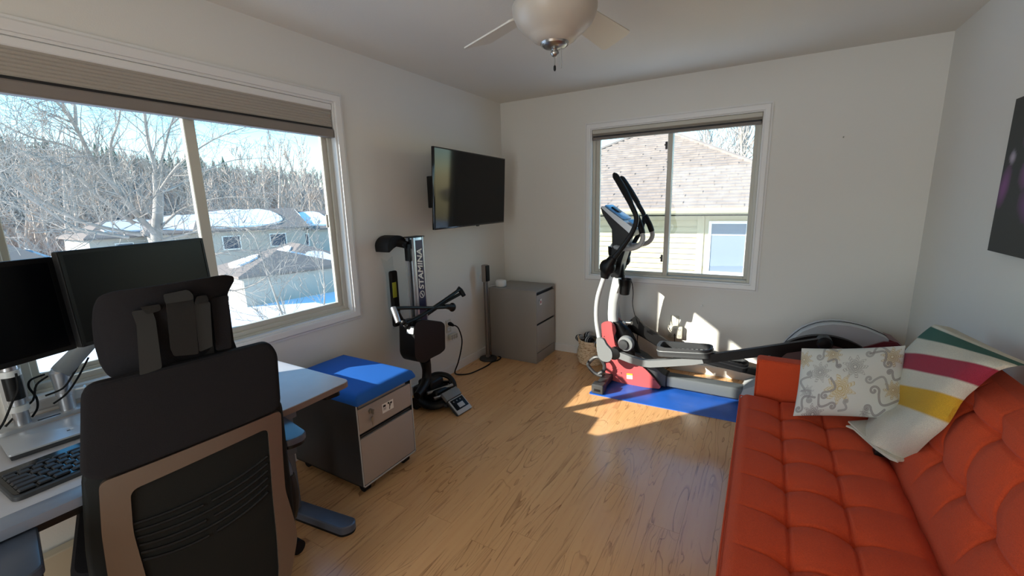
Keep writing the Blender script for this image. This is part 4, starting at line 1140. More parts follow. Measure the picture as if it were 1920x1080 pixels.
# mast
def ringx(x, y, z, rx, ry, n=16): return [(x+rx*cos(2*pi*k/n), y+ry*sin(2*pi*k/n), z) for k in range(n)]
mp = [(1.300,.47,.045),(1.292,.56,.042),(1.297,.66,.044),(1.312,.75,.047),(1.328,.84,.046),(1.342,.90,.042)]
obj('mast', B().loft([ringx(x,YC,z,r,.036) for x,z,r in mp]), m_lgrey, et, sharp=60)
obj('mast_boot', B().loft([ringx(1.33,YC,.50,.045,.045),ringx(1.37,YC,.44,.07,.055),ringx(1.40,YC,.36,.09,.06),ringx(1.43,YC,.27,.10,.06),ringx(1.46,YC,.20,.11,.06)]), m_black, et, sharp=60)
obj('mast_neck', B().loft([ringx(1.340,YC,.87,.045,.04),ringx(1.330,YC,.97,.05,.045),ringx(1.300,YC,1.06,.055,.05),ringx(1.295,YC,1.12,.052,.055)]), m_black, et, sharp=60)
# console
con = [(1126,389),(1130,386),(1160,408),(1187,428),(1190,432),(1183,444),(1176,447),(1166,446),(1150,437),(1147,430),(1130,402)]
c_ = obj('console', prY(con, -.545, .25, .014, .012), m_black, et)
obj('silver_band', prY([(1127,389),(1131,386),(1188,428),(1182,440),(1176,434),(1150,411)], -.553, .266, .006, .008), m_silver, c_)
def top(px0, px1, w0, w1, lift, m, nm):
    a, b2 = oY(px0[0],px0[1],-.55), oY(px1[0],px1[1],-.55); a.y = b2.y = YC; d = (b2-a).normalized(); n = Vector((d.z,0,-d.x)); 
    if n.z < 0: n = -n
    P = rnd([a+Vector((0,-w0,0)), b2+Vector((0,-w1,0)), b2+Vector((0,w1,0)), a+Vector((0,w0,0))], .02, 4)
    return obj(nm, B().prism([p+n*lift for p in P], n*.008, bev=.002), m, c_)
top((1131,386),(1168,413),.105,.115,.001,m_led,'display_face')
top((1138,391),(1152,401),.05,.055,.010,m_mon,'display_screen')
top((1173,417),(1187,427),.105,.085,.012,m_led,'button_pad')
obj('console_neck', prY([(1147,428),(1178,444),(1173,468),(1165,492),(1160,520),(1145,520),(1142,500),(1148,466)], -.50, .16, .02, .015), m_black, et)
# swinging handlebars, near and far
def swing(y, dx, tag_):
    G_ = [(1.362+dx*1.5,1.655),(1.425+dx*1.4,1.555),(1.488+dx*1.2,1.435),(1.522+dx,1.345),(1.487+dx*.8,1.235),(1.41+dx*.5,1.12),(1.345+dx*.3,1.03)]
    a = obj('swing_handle', B().tube([(x,y,z) for x,z in G_], [.017,.019,.019,.018,.018,.02,.022], 10, 4), m_black, et)
    obj('handle_grip', B().tube([(G_[0][0]-.02,y,G_[0][1]+.014),(G_[0][0],y,G_[0][1]),(G_[1][0],y,G_[1][1]),(G_[2][0]-.008,y,G_[2][1]+.02)], [.012,.028,.030,.024], 10, 4, flat=.8), m_rubber, a)
    obj('pivot_hub', B().ball((1.314+dx*.2,y,.985), .062, 18, (1,.75,1)).tube([(1.36+dx*.3,y,1.06),(1.315+dx*.2,y,.985),(1.292,y,.90)], [.030,.050,.030], 14, 3), m_black, et)
    dxl = -dx*.6
    obj('lower_tube', B().tube([(1.300,y,.925),(1.275+dxl*.2,y,.86),(1.238+dxl*.5,y,.72),(1.234+dxl*.8,y,.56),(1.262+dxl,y,.40)], .0195, 12, 5), m_lgrey, et)
    foot = [(1.243,.425),(1.305,.42),(1.325,.375),(1.372,.335),(1.378,.275),(1.350,.235),(1.300,.232),(1.262,.262),(1.248,.33)]
    obj('foot_bracket', B().prism([Vector((p.x,p.y-.035 if y < YC else p.y-.005,p.z)) for p in rnd([Vector((x+dxl,y,z)) for x,z in foot], .025, 4)], (0,.04,0), bev=.012, seg=3), m_grey, et)
    return dxl
swing(-.655, 0, 'near'); swing(-.19, -.055, 'far')
obj('cross_axle', B().cyl((1.322,-.655,.985),(1.312,-.19,.985),.022,n=14), m_dgrey, et)
# fixed handlebars
for s in (-1, 1):
    y0 = YC+s*.05; y1 = YC+s*.16
    h = obj('fixed_handlebar', B().tube([(1.29,y0,1.135),(1.34,y0+s*.03,1.12),(1.45,y1,1.12),(1.525,y1,1.145),(1.555,y1,1.20),(1.540,y1-s*.01,1.26)], .0185, 10, 4), m_lgrey, et)
    obj('foam_grip', B().tube([(1.548,y1-s*.005,1.235),(1.53,y1-s*.02,1.29),(1.495,y1-s*.035,1.36)], .0225, 10, 4), m_rubber, h)
# bottle holder
obj('bottle_holder', B().lathe([(.034,.748),(.038,.752),(.050,.865),(.052,.874),(.047,.874),(.038,.77),(.005,.768)], (1.408,-.50,0), 28), m_black, et)
obj('holder_bracket', B().box(1.325,1.372,-.520,-.450,.755,.875,.006), m_lgrey, et)
# incline motor / link parts in front of boot
obj('link_cover', B().lathe([(.02,-.62),(.055,-.615),(.062,-.60),(.062,-.575),(.05,-.56),(.04,-.53)], (1.455,0,.375), 26, 'y'), m_grey, et)
obj('link_cap', B().lathe([(.01,-.637),(.035,-.634),(.042,-.622),(.042,-.615)], (1.443,0,.372), 22, 'y'), m_dgrey, et)
obj('chrome_knob', B().tube([(1.405,-.50,.52),(1.43,-.53,.515)], .010, 12, 0).tube([(1.43,-.50,.518),(1.475,-.515,.525)], .0155, 14, 0), m_steel, et)
# near and far pedal arms
def arm(y, P, nm):
    b = B()
    Rg = []
    for x, z in P: Rg.append((x, z))
    b.tube([(x,y,z) for x,z in Rg], .030, 4, 0, flat=1.15); return b
def bar(y, P, hh, ww, bev=.006):
    """rectangular bar following a path in the x-z plane"""
    up, dn = [], []
    for i, (x, z) in enumerate(P):
        a = P[max(0,i-1)]; c = P[min(len(P)-1,i+1)]; d = Vector((c[0]-a[0],0,c[1]-a[1])).normalized(); n = Vector((-d.z,0,d.x))
        up.append(Vector((x,y-ww/2,z))+n*hh/2); dn.append(Vector((x,y-ww/2,z))-n*hh/2)
    return B().prism(up+dn[::-1], (0,ww,0), bev=bev)
obj('pedal_arm', bar(-.655, [(1.365,.318),(1.42,.300),(1.52,.276),(1.60,.264),(1.66,.268),(1.80,.300),(1.95,.338),(2.02,.362)], .052, .045), m_grey, et)
obj('crank_link', bar(-.655, [(2.00,.358),(2.30,.452),(2.69,.582)], .060, .043), m_black, et)
obj('arm_joint', B().lathe([(.01,-.695),(.030,-.692),(.042,-.680),(.042,-.61),(.03,-.60)], (2.705,0,.582), 24, 'y'), m_black, et)
obj('joint_cover', B().lathe([(.02,-.685),(.048,-.68),(.048,-.63),(.02,-.625)], (1.385,0,.305), 22, 'y'), m_black, et)
obj('pedal_arm', bar(-.19, [(1.36,.40),(1.50,.345),(1.70,.245),(1.80,.225),(2.1,.180)], .050, .045), m_black, et)
obj('crank_link', bar(-.19, [(2.05,.187),(2.4,.155),(2.70,.17)], .052, .043), m_black, et)
obj('far_link_bar', bar(-.30, [(1.42,.50),(1.50,.42),(1.72,.30),(1.83,.225)], .085, .03), m_black, et)
def pedal(x0, x1, y0, y1, z0, tilt, nm='pedal'):
    # open tray: rounded outline, walls and a ribbed floor
    out = rnd([Vector((x0,y0,0)),Vector((x1-.03,y0,0)),Vector((x1,y0+.04,0)),Vector((x1,y1-.04,0)),Vector((x1-.03,y1,0)),Vector((x0,y1,0))], .05, 5)
    c = sum(out, Vector())/len(out)
    inn = [c+(p-c)*.90 for p in out]
    M = Matrix.Translation((x0,0,z0))@Matrix.Rotation(tilt,4,'Y')@Matrix.Translation((-x0,0,0))
    p_ = obj('pedal', B().prism(out, (0,0,.022), bev=.003).xf(M), m_dgrey, et)
    n = len(out); b = B(); V = []
    for q, z in ((out,.018),(out,.062),(inn,.062),(inn,.020)):
        V.append([b.bm.verts.new(Vector((p.x,p.y,z+(.016*max(0,1-(p.x-x0)/.12) if z > .05 else 0)))) for p in q])
    for a, d in zip(V, V[1:]):
        for k in range(n): b.bm.faces.new((a[k],a[(k+1)%n],d[(k+1)%n],d[k]))
    obj('pedal_wall', b.xf(M), m_dgrey, p_)
    b = B()
    for i in range(9):
        for j in range(4):
            x = x0+.06+i*(x1-x0-.12)/8+(j%2)*.012; y = y0+.035+j*(y1-y0-.07)/3
            b.box(x-.010,x+.010,y-.008,y+.008,.022,.027,.002,1)
    obj('tread_stud', b.xf(M), m_grey, p_)
    obj('pedal_rib', B().tube([Vector((p.x,p.y,.040))+(p-c).normalized()*.001 for p in out+[out[0]]], .004, 6, 0).xf(M), m_grey, p_)
pedal(1.71, 2.085, -.70, -.535, .345, -radians(6))
pedal(1.95, 2.30, -.285, -.13, .205, radians(7))
# rear drive housing: arched silver shell, black ring guard, disc, red tail
ho = [(2.432,.10),(2.445,.30),(2.475,.405),(2.53,.505),(2.60,.590),(2.68,.640),(2.76,.662),(2.85,.662),(2.94,.645),(3.02,.612),(3.06,.590),(3.05,.35),(3.0,.06),(2.46,.03)]
hs = obj('rear_housing', B().prism([Vector((x,-.475,z)) for x,z in ho], (0,.17,0), bev=.03, seg=3), m_silver, et)
obj('seam_line', B().tube([(x,-.39,z+.0015) for x,z in ho[1:11]], .0022, 6, 2), m_black, hs)
tail = [(3.045,.600),(3.085,.588),(3.135,.545),(3.15,.48),(3.12,.30),(3.05,.12),(3.0,.08),(3.03,.35)]
obj('red_tail', B().prism([Vector((x,-.485,z)) for x,z in tail], (0,.19,0), bev=.015), m_dred, et)
obj('tail_stripe', B().prism([Vector((x,-.492,z)) for x,z in ((2.90,.52),(3.02,.585),(3.07,.59),(3.13,.54),(3.02,.47),(2.93,.45))], (0,.03,0), bev=.006), m_dred, et)
cx, cz = 2.735, .245
def arc_ring(r0, r1, y0, dy, m, nm, a0=-20, a1=200, sx=1.0):
    n = 48; O = [Vector((cx+sx*r1*cos(radians(a0+(a1-a0)*i/n)), y0, cz+r1*sin(radians(a0+(a1-a0)*i/n)))) for i in range(n+1)]
    I = [Vector((cx+sx*r0*cos(radians(a0+(a1-a0)*i/n)), y0, cz+r0*sin(radians(a0+(a1-a0)*i/n)))) for i in range(n+1)]
    return obj(nm, B().prism(O+I[::-1], (0,dy,0)), m, hs)
arc_ring(.288,.345,-.515,.045,m_black,'ring_guard')
m_disc = mat('mauve_grey_disc', (128,112,114), .3)
obj('drive_disc', B().lathe([(.01,-.495),(.20,-.493),(.30,-.490),(.305,-.470)], (cx,0,cz), 56, 'y'), m_disc, hs)
obj('disc_wedge', B().prism([Vector((cx+.02,-.502,cz)),Vector((cx-.19,-.502,cz+.20)),Vector((cx-.02,-.502,cz+.285)),Vector((cx+.10,-.502,cz+.24))], (0,.008,0), bev=.002), m_disc, hs)
obj('crank_arm', bar(-.57, [(cx,cz),(2.708,.58)], .05, .03), m_black, et)
obj('crank_pin', B().cyl((2.706,-.69,.582),(2.706,-.55,.582),.022,n=14), m_black, et)
obj('crank_hub', B().lathe([(.02,-.60),(.05,-.595),(.055,-.55),(.05,-.50)], (cx,0,cz), 26, 'y'), m_black, et)
obj('rear_stabilizer', B().box(2.62,2.70,-.78,-.10,.018,.072,.012,3), m_dgrey, et)
for y in (-.80, -.10): obj('end_cap', B().box(2.612,2.708,y-.03,y+.03,.007,.082,.012,3), m_lgrey, et)
obj('white_foot_shell', B().prism([Vector((x,-.50,z)) for x,z in ((2.26,.03),(2.285,.12),(2.36,.165),(2.47,.20),(2.55,.18),(2.55,.02),(2.28,.008))], (0,.22,0), bev=.02, seg=3), m_lgrey, et)
# thin cord hanging from the console
t = thing('console_cord', 'thin black cord hanging from the trainer console down to the floor behind it', 'cord', (1.45,-.25,.0))
Pc = [oY(x,z,-.33) for x,z in ((1176,523),(1184,528),(1187,548),(1186,570),(1190,590),(1195,605))]+[oY(x,z,-.15) for x,z in ((1196,622),(1195,640),(1198,655))]
Pc.append(Vector((Pc[-1].x+.02,-.12,.008))); Pc.append(Vector((Pc[-1].x+.18,-.10,.008))); Pc.append(Vector((1.73,-.06,.10))); Pc.append(Vector((1.728,-.052,.34)))
obj('cable', B().tube(Pc, .0035, 7, 4), m_rubber, t)

# ================================================================ FOLDED ROWER ("STAMINA")
rt = thing('folded_rower', 'black and silver rowing machine folded upright against the left wall', 'rowing machine', (.24,-1.5,0))
RX0, RX1, RY0, RY1, RZ0, RZ1 = .155, .215, -1.585, -1.480, .56, 1.262
rail = obj('seat_rail', B().box(RX0,RX1,RY0,RY1,RZ0,RZ1,.004), m_alu, rt)
for (x0, x1) in ((RX0+.004,RX0+.016),(RX1-.016,RX1-.004)):
    obj('rail_lip', B().box(x0,x1,RY0-.010,RY0-.001,RZ0,RZ1,.002), m_alu, rail)
obj('rail_groove', B().box(RX0+.022,RX1-.022,RY0-.0015,RY0-.0005,RZ0,RZ1), m_cabd, rail, smooth=False)
obj('side_sticker', B().box(RX1+.0002,RX1+.0012,RY0+.026,RY1-.010,RZ0+.02,RZ1-.02), m_navy, rail, smooth=False)
obj('rail_edge', B().box(RX1,RX1+.004,RY0+.004,RY0+.020,RZ0,RZ1,.001), m_alu, rail)
obj('rail_edge', B().box(RX1,RX1+.003,RY1-.008,RY1,RZ0,RZ1,.001), m_alu, rail)
obj('rail_cap', B().box(RX0-.008,RX1+.010,RY0-.016,RY1+.010,RZ1,RZ1+.008,.002), m_black, rail)
obj('rail_bolt', B().cyl((RX1-.01,RY0-.014,RZ1-.045),(RX1-.01,RY0-.009,RZ1-.045),.006,n=10).box(RX0+.034,RX1,RY0-.012,RY0-.009,RZ1-.075,RZ1-.01,.002), m_black, rail)
def text_obj(s, size, M, m, parent, name, shear=0.0, depth=.0006, bold=.0):
    cu = bpy.data.curves.new('t', 'FONT'); cu.body = s; cu.size = size; cu.extrude = depth; cu.shear = shear; cu.offset = bold; cu.align_x = 'LEFT'; cu.align_y = 'CENTER'
    o = bpy.data.objects.new('t', cu); COL.objects.link(o); dg = bpy.context.evaluated_depsgraph_get(); me = bpy.data.meshes.new_from_object(o.evaluated_get(dg))
    bpy.data.objects.remove(o); b = B(); b.bm.from_mesh(me); b.xf(M); bpy.data.meshes.remove(me)
    return obj(name, b, m, parent, smooth=False)
def basis(o, ex, ey, ez): 
    ex, ey, ez = Vector(ex), Vector(ey), Vector(ez); return Matrix(((ex.x,ey.x,ez.x,o[0]),(ex.y,ey.y,ez.y,o[1]),(ex.z,ey.z,ez.z,o[2]),(0,0,0,1)))
ym = (RY0+.026+RY1-.010)/2
# reads upwards: text x axis = +z ; glyph tops point towards -y
text_obj('STAMINA', .070, basis((RX1+.0014, ym+.002, .885),(0,0,1),(0,-1,0),(1,0,0)), m_white, rail, 'lettering', .18, .0005, .0018)
b = B(); b.lathe([(.017,0),(.017,.0008),(.025,.0008),(.025,0)], (0,0,0), 28); 
ring = B(); cxz = (RX1+.0014, ym, .850)
for i in range(28):
    a0, a1 = 2*pi*i/28, 2*pi*(i+1)/28
    q = [(.0205*cos(a0),.0205*sin(a0)),(.0265*cos(a0),.0265*sin(a0)),(.0265*cos(a1),.0265*sin(a1)),(.0205*cos(a1),.0205*sin(a1))]
    ring.prism([Vector((cxz[0],cxz[1]+u,cxz[2]+v)) for u,v in q], (.0008,0,0))
for (s0) in (-1, 1):
    pts = [(.003*s0+.012*sin(t*2.2)*.9-.006*s0*0, -.017+.034*t) for t in [k/8 for k in range(9)]]
    L_ = [(-.006*s0+.007*cos(pi*t), -.013+.026*t) for t in [k/8 for k in range(9)]]
    poly = [Vector((cxz[0],cxz[1]+u-.0028+s0*.004,cxz[2]+v)) for u,v in L_]+[Vector((cxz[0],cxz[1]+u+.0028+s0*.004,cxz[2]+v)) for u,v in L_[::-1]]
    ring.prism(poly, (.0008,0,0))
obj('round_emblem', ring, m_white, rail, smooth=False)
b.bm.free()
# seat saddle at the top, facing left
sd_ = obj('seat', B().prism(rnd([Vector((.02,y,z)) for y,z in ((-1.745,1.165),(-1.750,1.235),(-1.705,1.276),(-1.64,1.285),(-1.59,1.270),(-1.555,1.225),(-1.60,1.212),(-1.65,1.212),(-1.70,1.195))], .03, 4), (.125,0,0), bev=.03, seg=4), m_rubber, rt)
obj('seat_carriage', B().tube([(.12,-1.66,1.235),(.15,-1.61,1.22),(.185,-1.60,1.21)], .028, 10, 3).box(.16,.21,-1.615,-1.596,1.10,1.22,.006), m_black, rt)
obj('pull_cable', B().cyl((.165,-1.612,1.15),(.165,-1.612,.60),.002,n=6), m_lgrey, rt)
# hinged arms: pixel-measured joints brought to real positions at x=.30
def Q(x, z, v=.30): return oX(x, z, v)
a1 = obj('rowing_arm', B().tube([Q(740,578),Q(770,577),Q(815,577),Q(838,576,.27)], .012, 10, 2), m_black, rt)
obj('arm_grip', B().tube([Q(737,577,.30),Q(742,590,.33),Q(747,605,.36)], [.018,.019,.017], 14, 2), m_alu, a1)
obj('arm_end_ball', B().tube([Q(832,574,.27),Q(840,575,.26),Q(847,576,.25)], [.016,.021,.026], 14, 2).ball(Q(848,576,.25), .036, 16, (.7,1,1)), m_black, a1)
a2 = obj('rowing_arm', B().tube([Q(760,606),Q(790,592),Q(830,565),Q(861,543)], [.016,.015,.012,.012], 10, 2), m_black, rt)
obj('lower_rod', B().tube([Q(800,590,.20),Q(835,566,.22),Q(868,548,.26)], .013, 10, 0), m_black, a2)
obj('arm_grip', B().tube([Q(858,540,.28),Q(864,545,.30),Q(870,555,.33)], [.018,.019,.017], 14, 2), m_black, a2)
obj('elbow_joint', B().ball(Q(757,604), .022, 14).ball(Q(764,611,.27), .024, 14).tube([Q(757,604),Q(775,614,.22),Q(788,612,.2)], .018, 10, 2), m_black, rt)
obj('brace_rod', B().tube([Q(747,585,.31),Q(756,602,.29),Q(770,612,.25)], .010, 8, 2), m_black, rt)
# resistance housing
hp = [(781,604),(795,600),(815,602),(828,603),(834,608),(835,655),(826,663),(808,672),(798,680),(784,679),(778,668),(777,614)]
ho_ = obj('resistance_housing', B().prism(rnd([oX(x,z,.33) for x,z in hp], .02, 4), (-.15,0,0), bev=.022, seg=4), m_blackg if False else m_black, rt)
q = oX(777,618,.33); obj('white_corner_badge', B().prism([oX(x,z,.325)+Vector((0,-.012,0)) for x,z in ((778,612),(786,611),(783,618),(777,626))], (-.06,0,0), bev=.002), m_lgrey, ho_)
obj('neck', B().tube([oX(797,676,.26),oX(800,692,.26),oX(799,712,.27),oX(792,728,.30),oX(782,742,.33)], [.040,.034,.034,.030,.026], 14, 4), m_black, rt)
# base: two side plates, curved foot rests, rear roller bar, lcd unit
b = B()
bp1 = obj('side_plate', B().prism([oY(x,z,-1.60) for x,z in ((777,748),(790,741),(815,752),(818,762),(806,770),(785,768),(777,764))], (0,.03,0), bev=.006), m_black, rt)
bp2 = obj('side_plate', B().prism([oY(x,z,-1.40) for x,z in ((806,716),(842,715),(847,727),(832,738),(812,732))], (0,.03,0), bev=.006), m_black, rt)
for P_, yy in ((( 798,757),-1.602),((841,721),-1.402)):
    c = oY(P_[0],P_[1],yy); obj('bolt', B().cyl(c, c+Vector((0,-.006,0)), .008, n=12), m_lgrey, bp1 if yy < -1.5 else bp2)
obj('base_block', B().box(.09,.34,-1.575,-1.395,.03,.13,.03,3).box(.14,.28,-1.56,-1.41,.11,.19,.025,3), m_black, rt)
obj('foot_roller', B().tube([(.20,-1.66,.05),(.20,-1.36,.05)], .045, 16, 0), m_rubber, rt)
obj('cross_bar', B().tube([(.33,-1.60,.09),(.40,-1.39,.09)], .014, 10, 0).tube([(.27,-1.60,.12),(.34,-1.39,.12)], .012, 10, 0), m_steel, rt)
obj('curved_footrest', B().tube([(.18,-1.60,.10),(.24,-1.63,.06),(.32,-1.62,.045),(.385,-1.57,.05),(.40,-1.51,.08),(.38,-1.46,.11)], [.03,.034,.034,.03,.026,.02], 12, 4, flat=.8), m_black, rt)
obj('curved_footrest', B().tube([(.16,-1.50,.16),(.20,-1.42,.19),(.27,-1.36,.17),(.33,-1.36,.12),(.36,-1.39,.06)], [.02,.026,.028,.026,.022], 12, 4, flat=.7), m_black, rt)
obj('footrest_pad', B().box(.30,.44,-1.585,-1.47,.035,.06,.01), m_dgrey, rt)
# lcd monitor of the rower, resting on the floor
O_ = [oZ(862,780,.012), oZ(887,763,.012)]
tl = onp(835, 741, (.475,-1.555,.075), (0,0,1)) 
A0 = Vector((oZ(860,779,.012).x, oZ(860,779,.012).y, .012)); A1 = Vector((oZ(886,763,.012).x, oZ(886,763,.012).y, .012))
ex = (A1-A0).normalized(); wd = (A1-A0).length
C0 = oZ(836,740,.125); dn = (A0-C0); dn -= ex*dn.dot(ex); ln = dn.length; dn.normalize(); nz = ex.cross(dn); 
if nz.z < 0: nz = -nz
Mc = basis(A0-dn*ln, ex, dn, nz)
lc = obj('lcd_unit', B().box(0,wd,.0,ln,-.030,-.004,.010,3).xf(Mc), m_dgrey, rt)
obj('lcd_bezel', B().box(.002,wd-.002,ln*.30,ln,-.006,.002,.004).xf(Mc), m_lgrey, lc)
obj('lcd_face', B().box(.012,wd-.012,ln*.34,ln*.82,.002,.004,.001).xf(Mc), m_mon, lc)
obj('lcd_screen', B().box(wd*.34,wd*.72,ln*.56,ln*.76,.004,.0048).xf(Mc), m_lgrey, lc, smooth=False)
for k in range(3): obj('lcd_button', B().cyl((wd*(.24+.22*k),ln*.44,.004),(wd*(.24+.22*k),ln*.44,.0055),.006,n=12).xf(Mc), m_grey, lc)
obj('lcd_hinge_cover', B().box(-.006,wd*.98,-.02,ln*.27,-.02,.010,.006).xf(Mc), m_grey, lc)
obj('lcd_bracket', B().tube([Mc@Vector((wd*.4,.02,-.02)), Vector((.40,-1.50,.07)), Vector((.33,-1.52,.07))], .02, 10, 3), m_black, rt)
# small plastic bag of hardware hung behind the rail
t = thing('hardware_bag', 'clear plastic bag with dark grips and a yellow-green tag hanging behind the rower rail', 'bag', (.06,-1.66,1.0))
obj('bag_film', B().prism([Vector((.035,y,z)) for y,z in ((-1.72,1.13),(-1.665,1.10),(-1.61,1.13),(-1.60,.62),(-1.66,.60),(-1.69,.80),(-1.685,1.0))], (.002,0,0)), glass_mat('bag_film', (.95,.96,.96,1), .8), t, smooth=False)
obj('contents', B().box(.04,.075,-1.672,-1.605,.62,1.03,.02,3), m_rubber, t)
obj('tag', B().box(.076,.079,-1.672,-1.635,.84,.95,.001), mat('yellow_green_tag', (176,184,60), .6), t)

# ================================================================ PEDESTAL with blue cushion
pt = thing('mobile_pedestal', 'grey mobile drawer pedestal with a blue cushion top beside the desk', 'drawer pedestal', (.385,-2.32,0))
QX0, QX1, QY0, QY1, QZ0, QZ1 = .075, .640, -2.520, -2.130, .055, .520
b = B(); b.box(QX0,QX1-.022,QY0+.002,QY1-.002,QZ0+.003,QZ1-.002,.001); b.box(QX0,QX1,QY0,QY0+.006,QZ0,QZ1,.002); b.box(QX0,QX1,QY1-.006,QY1,QZ0,QZ1,.002); b.box(QX0,QX1,QY0,QY1,QZ0,QZ0+.008,.002)
obj('body', b, m_ped, pt)
obj('front_edge', B().box(QX1-.002,QX1+.0005,QY0,QY0+.0065,QZ0,QZ1).box(QX1-.002,QX1+.0005,QY1-.0065,QY1,QZ0,QZ1).box(QX1-.002,QX1+.0005,QY0,QY1,QZ0,QZ0+.009), m_lgrey, pt, smooth=False)
obj('recess', B().box(QX1-.023,QX1-.018,QY0+.006,QY1-.006,QZ0+.01,QZ1), m_cabd, pt, smooth=False)
d1 = obj('drawer', B().box(QX1-.016,QX1,QY0+.009,QY1-.009,.355,.487,.002), m_pedf, pt)
d2 = obj('drawer', B().box(QX1-.016,QX1,QY0+.009,QY1-.009,QZ0+.012,.325,.002), m_pedf, pt)
obj('pull_lip', B().box(QX1-.018,QX1-.006,QY0+.02,QY1-.04,.490,.506,.004), m_cab, d1)
obj('pull_lip', B().box(QX1-.018,QX1-.008,QY0+.012,QY1-.012,.328,.340,.003), m_cabd, d2)
lk = obj('lock', B().cyl((QX1,QY0+.085,.452),(QX1+.012,QY0+.085,.452),.013,n=18), m_steel, d1)
obj('key', B().box(QX1+.012,QX1+.03,QY0+.082,QY0+.088,.440,.464,.001).cyl((QX1+.018,QY0+.085,.44),(QX1+.018,QY0+.085,.425),.002).box(QX1+.012,QX1+.016,QY0+.078,QY0+.092,.395,.425,.003).box(QX1+.012,QX1+.014,QY0+.083,QY0+.087,.372,.396,.0), m_steel, lk)
sk = obj('label_sticker', B().box(QX1,QX1+.0007,QY0+.165,QY0+.245,.398,.450), m_paper, d1, smooth=False)
b = B(); b.box(QX1+.0007,QX1+.0012,QY0+.172,QY0+.190,.430,.442); b.box(QX1+.0007,QX1+.0012,QY0+.172,QY0+.192,.421,.424).box(QX1+.0007,QX1+.0012,QY0+.172,QY0+.192,.414,.416)
b.tube([(QX1+.001,QY0+.215,.404),(QX1+.001,QY0+.218,.425),(QX1+.001,QY0+.214,.440)], .0022, 6, 2); b.tube([(QX1+.001,QY0+.218,.420),(QX1+.001,QY0+.230,.436)], .0018, 6, 0); b.box(QX1+.0007,QX1+.0012,QY0+.222,QY0+.236,.432,.441); b.box(QX1+.0007,QX1+.0012,QY0+.205,QY0+.216,.436,.446)
obj('label_mark', b, m_ink, sk, smooth=False)
b = B()
def cush(i, j):
    x = QX0-.01+(QX1-QX0+.035)*i; y = QY0-.012+(QY1-QY0+.024)*j
    e = min(x-(QX0-.01), QX1+.025-x, y-(QY0-.012), QY1+.012-y); r = .035
    z = .572+.010*sin(pi*i)*sin(pi*j) - (.038*(1-sqrt(max(0,1-(1-min(e,r)/r)**2))))
    return (x, y, z)
b.grid(cush, 48, 36); b.solid(lambda c: Vector((0,0,QZ1+.001-c.z)))
obj('cushion', b, m_blue, pt, sharp=70)
obj('cushion_base', B().box(QX0,QX1+.008,QY0-.004,QY1+.004,QZ1-.006,QZ1+.006,.003), m_cabd, pt)
for (x, y) in ((.125,-2.47),(.125,-2.18),(.590,-2.47),(.590,-2.18)):
    c = obj('caster', B().cyl((x,y-.018,.026),(x,y+.018,.026),.026,n=20).box(x-.012,x+.012,y-.012,y+.012,.035,.056,.002), m_rubber, pt)

# ================================================================ DESK
dk = thing('standing_desk', 'pale grey topped standing desk below the wide window', 'desk', (.45,-3.4,0))
DT = .735
D0 = [(.105,-4.15),(.105,-2.655),(.780,-2.655),(.800,-2.72),(.800,-2.99),(.785,-3.30),(.768,-3.55),(.762,-4.15)]
D0 = [(.105,-4.2),(.105,-2.655),(.795,-2.655),(.803,-2.90),(.790,-3.20),(.772,-3.50),(.765,-4.2)]
out = rnd([Vector((x,y,DT-.026)) for x,y in D0], .035, 5)
# desktop with knife edge; blue light on the bevel is painted into its strip
obj('desktop', B().prism(out, (0,0,.026), bev=.0015), m_desk, dk)
tr = [(x-.0+.0008, y) for x, y in D0]
b = B(); b.prism(rnd([Vector((x+.0012 if x > .5 else x-.0012, y+.0012 if y > -3 and y > -2.7 else y, DT-.0255)) for x,y in D0], .036, 5), (0,0,.0225)); obj('edge_band', b, m_deske, dk, smooth=False)
b = B(); 
for y0, y1 in ((-4.15,-3.10),):
    pass
sl = [(.700,-4.2),(.716,-3.55),(.722,-3.40),(.738,-3.20),(.775,-3.02)]; fr_ = [(.776,-4.2),(.784,-3.50),(.800,-3.20),(.812,-2.99)]
b.prism([Vector((x,y,DT+.0004)) for x,y in sl]+[Vector((x-.002,y,DT+.0004)) for x,y in fr_[::-1]], (0,0,.0022), bev=.0008)
b.prism([Vector((x+.0012,y,DT-.024)) for x,y in fr_]+[Vector((x-.004,y,DT-.024)) for x,y in fr_[::-1]], (0,0,.0262), bev=.0008); obj('front_bevel_strip', b, mat('blue_lit_edge_strip', (120,130,146), .3), dk)
b = B(); b.prism([Vector((x-.012,y,DT-.05)) for x,y in fr_]+[Vector((x-.05,y,DT-.05)) for x,y in fr_[::-1]], (0,0,.024), bev=.002); obj('front_rail', b, m_black, dk)
obj('cross_beam', B().box(.34,.52,-4.0,-2.85,.645,.705,.006), m_deskl, dk)
for y in (-2.80, -3.98):
    obj('lifting_column', B().box(.405,.475,y-.045,y+.045,.05,.38,.01).box(.396,.484,y-.054,y+.054,.34,.66,.012), m_deskl, dk)
    obj('top_bracket', B().prism([Vector((x,y-.03,z)) for x,z in ((.14,.708),(.14,.69),(.38,.655),(.50,.655),(.72,.69),(.72,.708))], (0,.06,0), bev=.004), m_deskl, dk)
    ft = rnd([Vector((.10,y-.035,0)),Vector((.775,y-.042,0)),Vector((.80,y,0)),Vector((.775,y+.042,0)),Vector((.10,y+.035,0))], .04, 6)
    if y > -3:
        ft = [Vector((p.x-.01,p.y+(.085)*(p.x-.1)/.7,0)) for p in ft]
    f = obj('foot', B().prism([Vector((p.x,p.y,.012)) for p in ft], (0,0,.036), bev=.012, seg=3), m_deskl, dk)
    obj('glide', B().prism([Vector((p.x,p.y,.0)) for p in [Vector((q.x*.996+.001,q.y,0)) for q in ft]], (0,0,.012)), m_rubber, f)
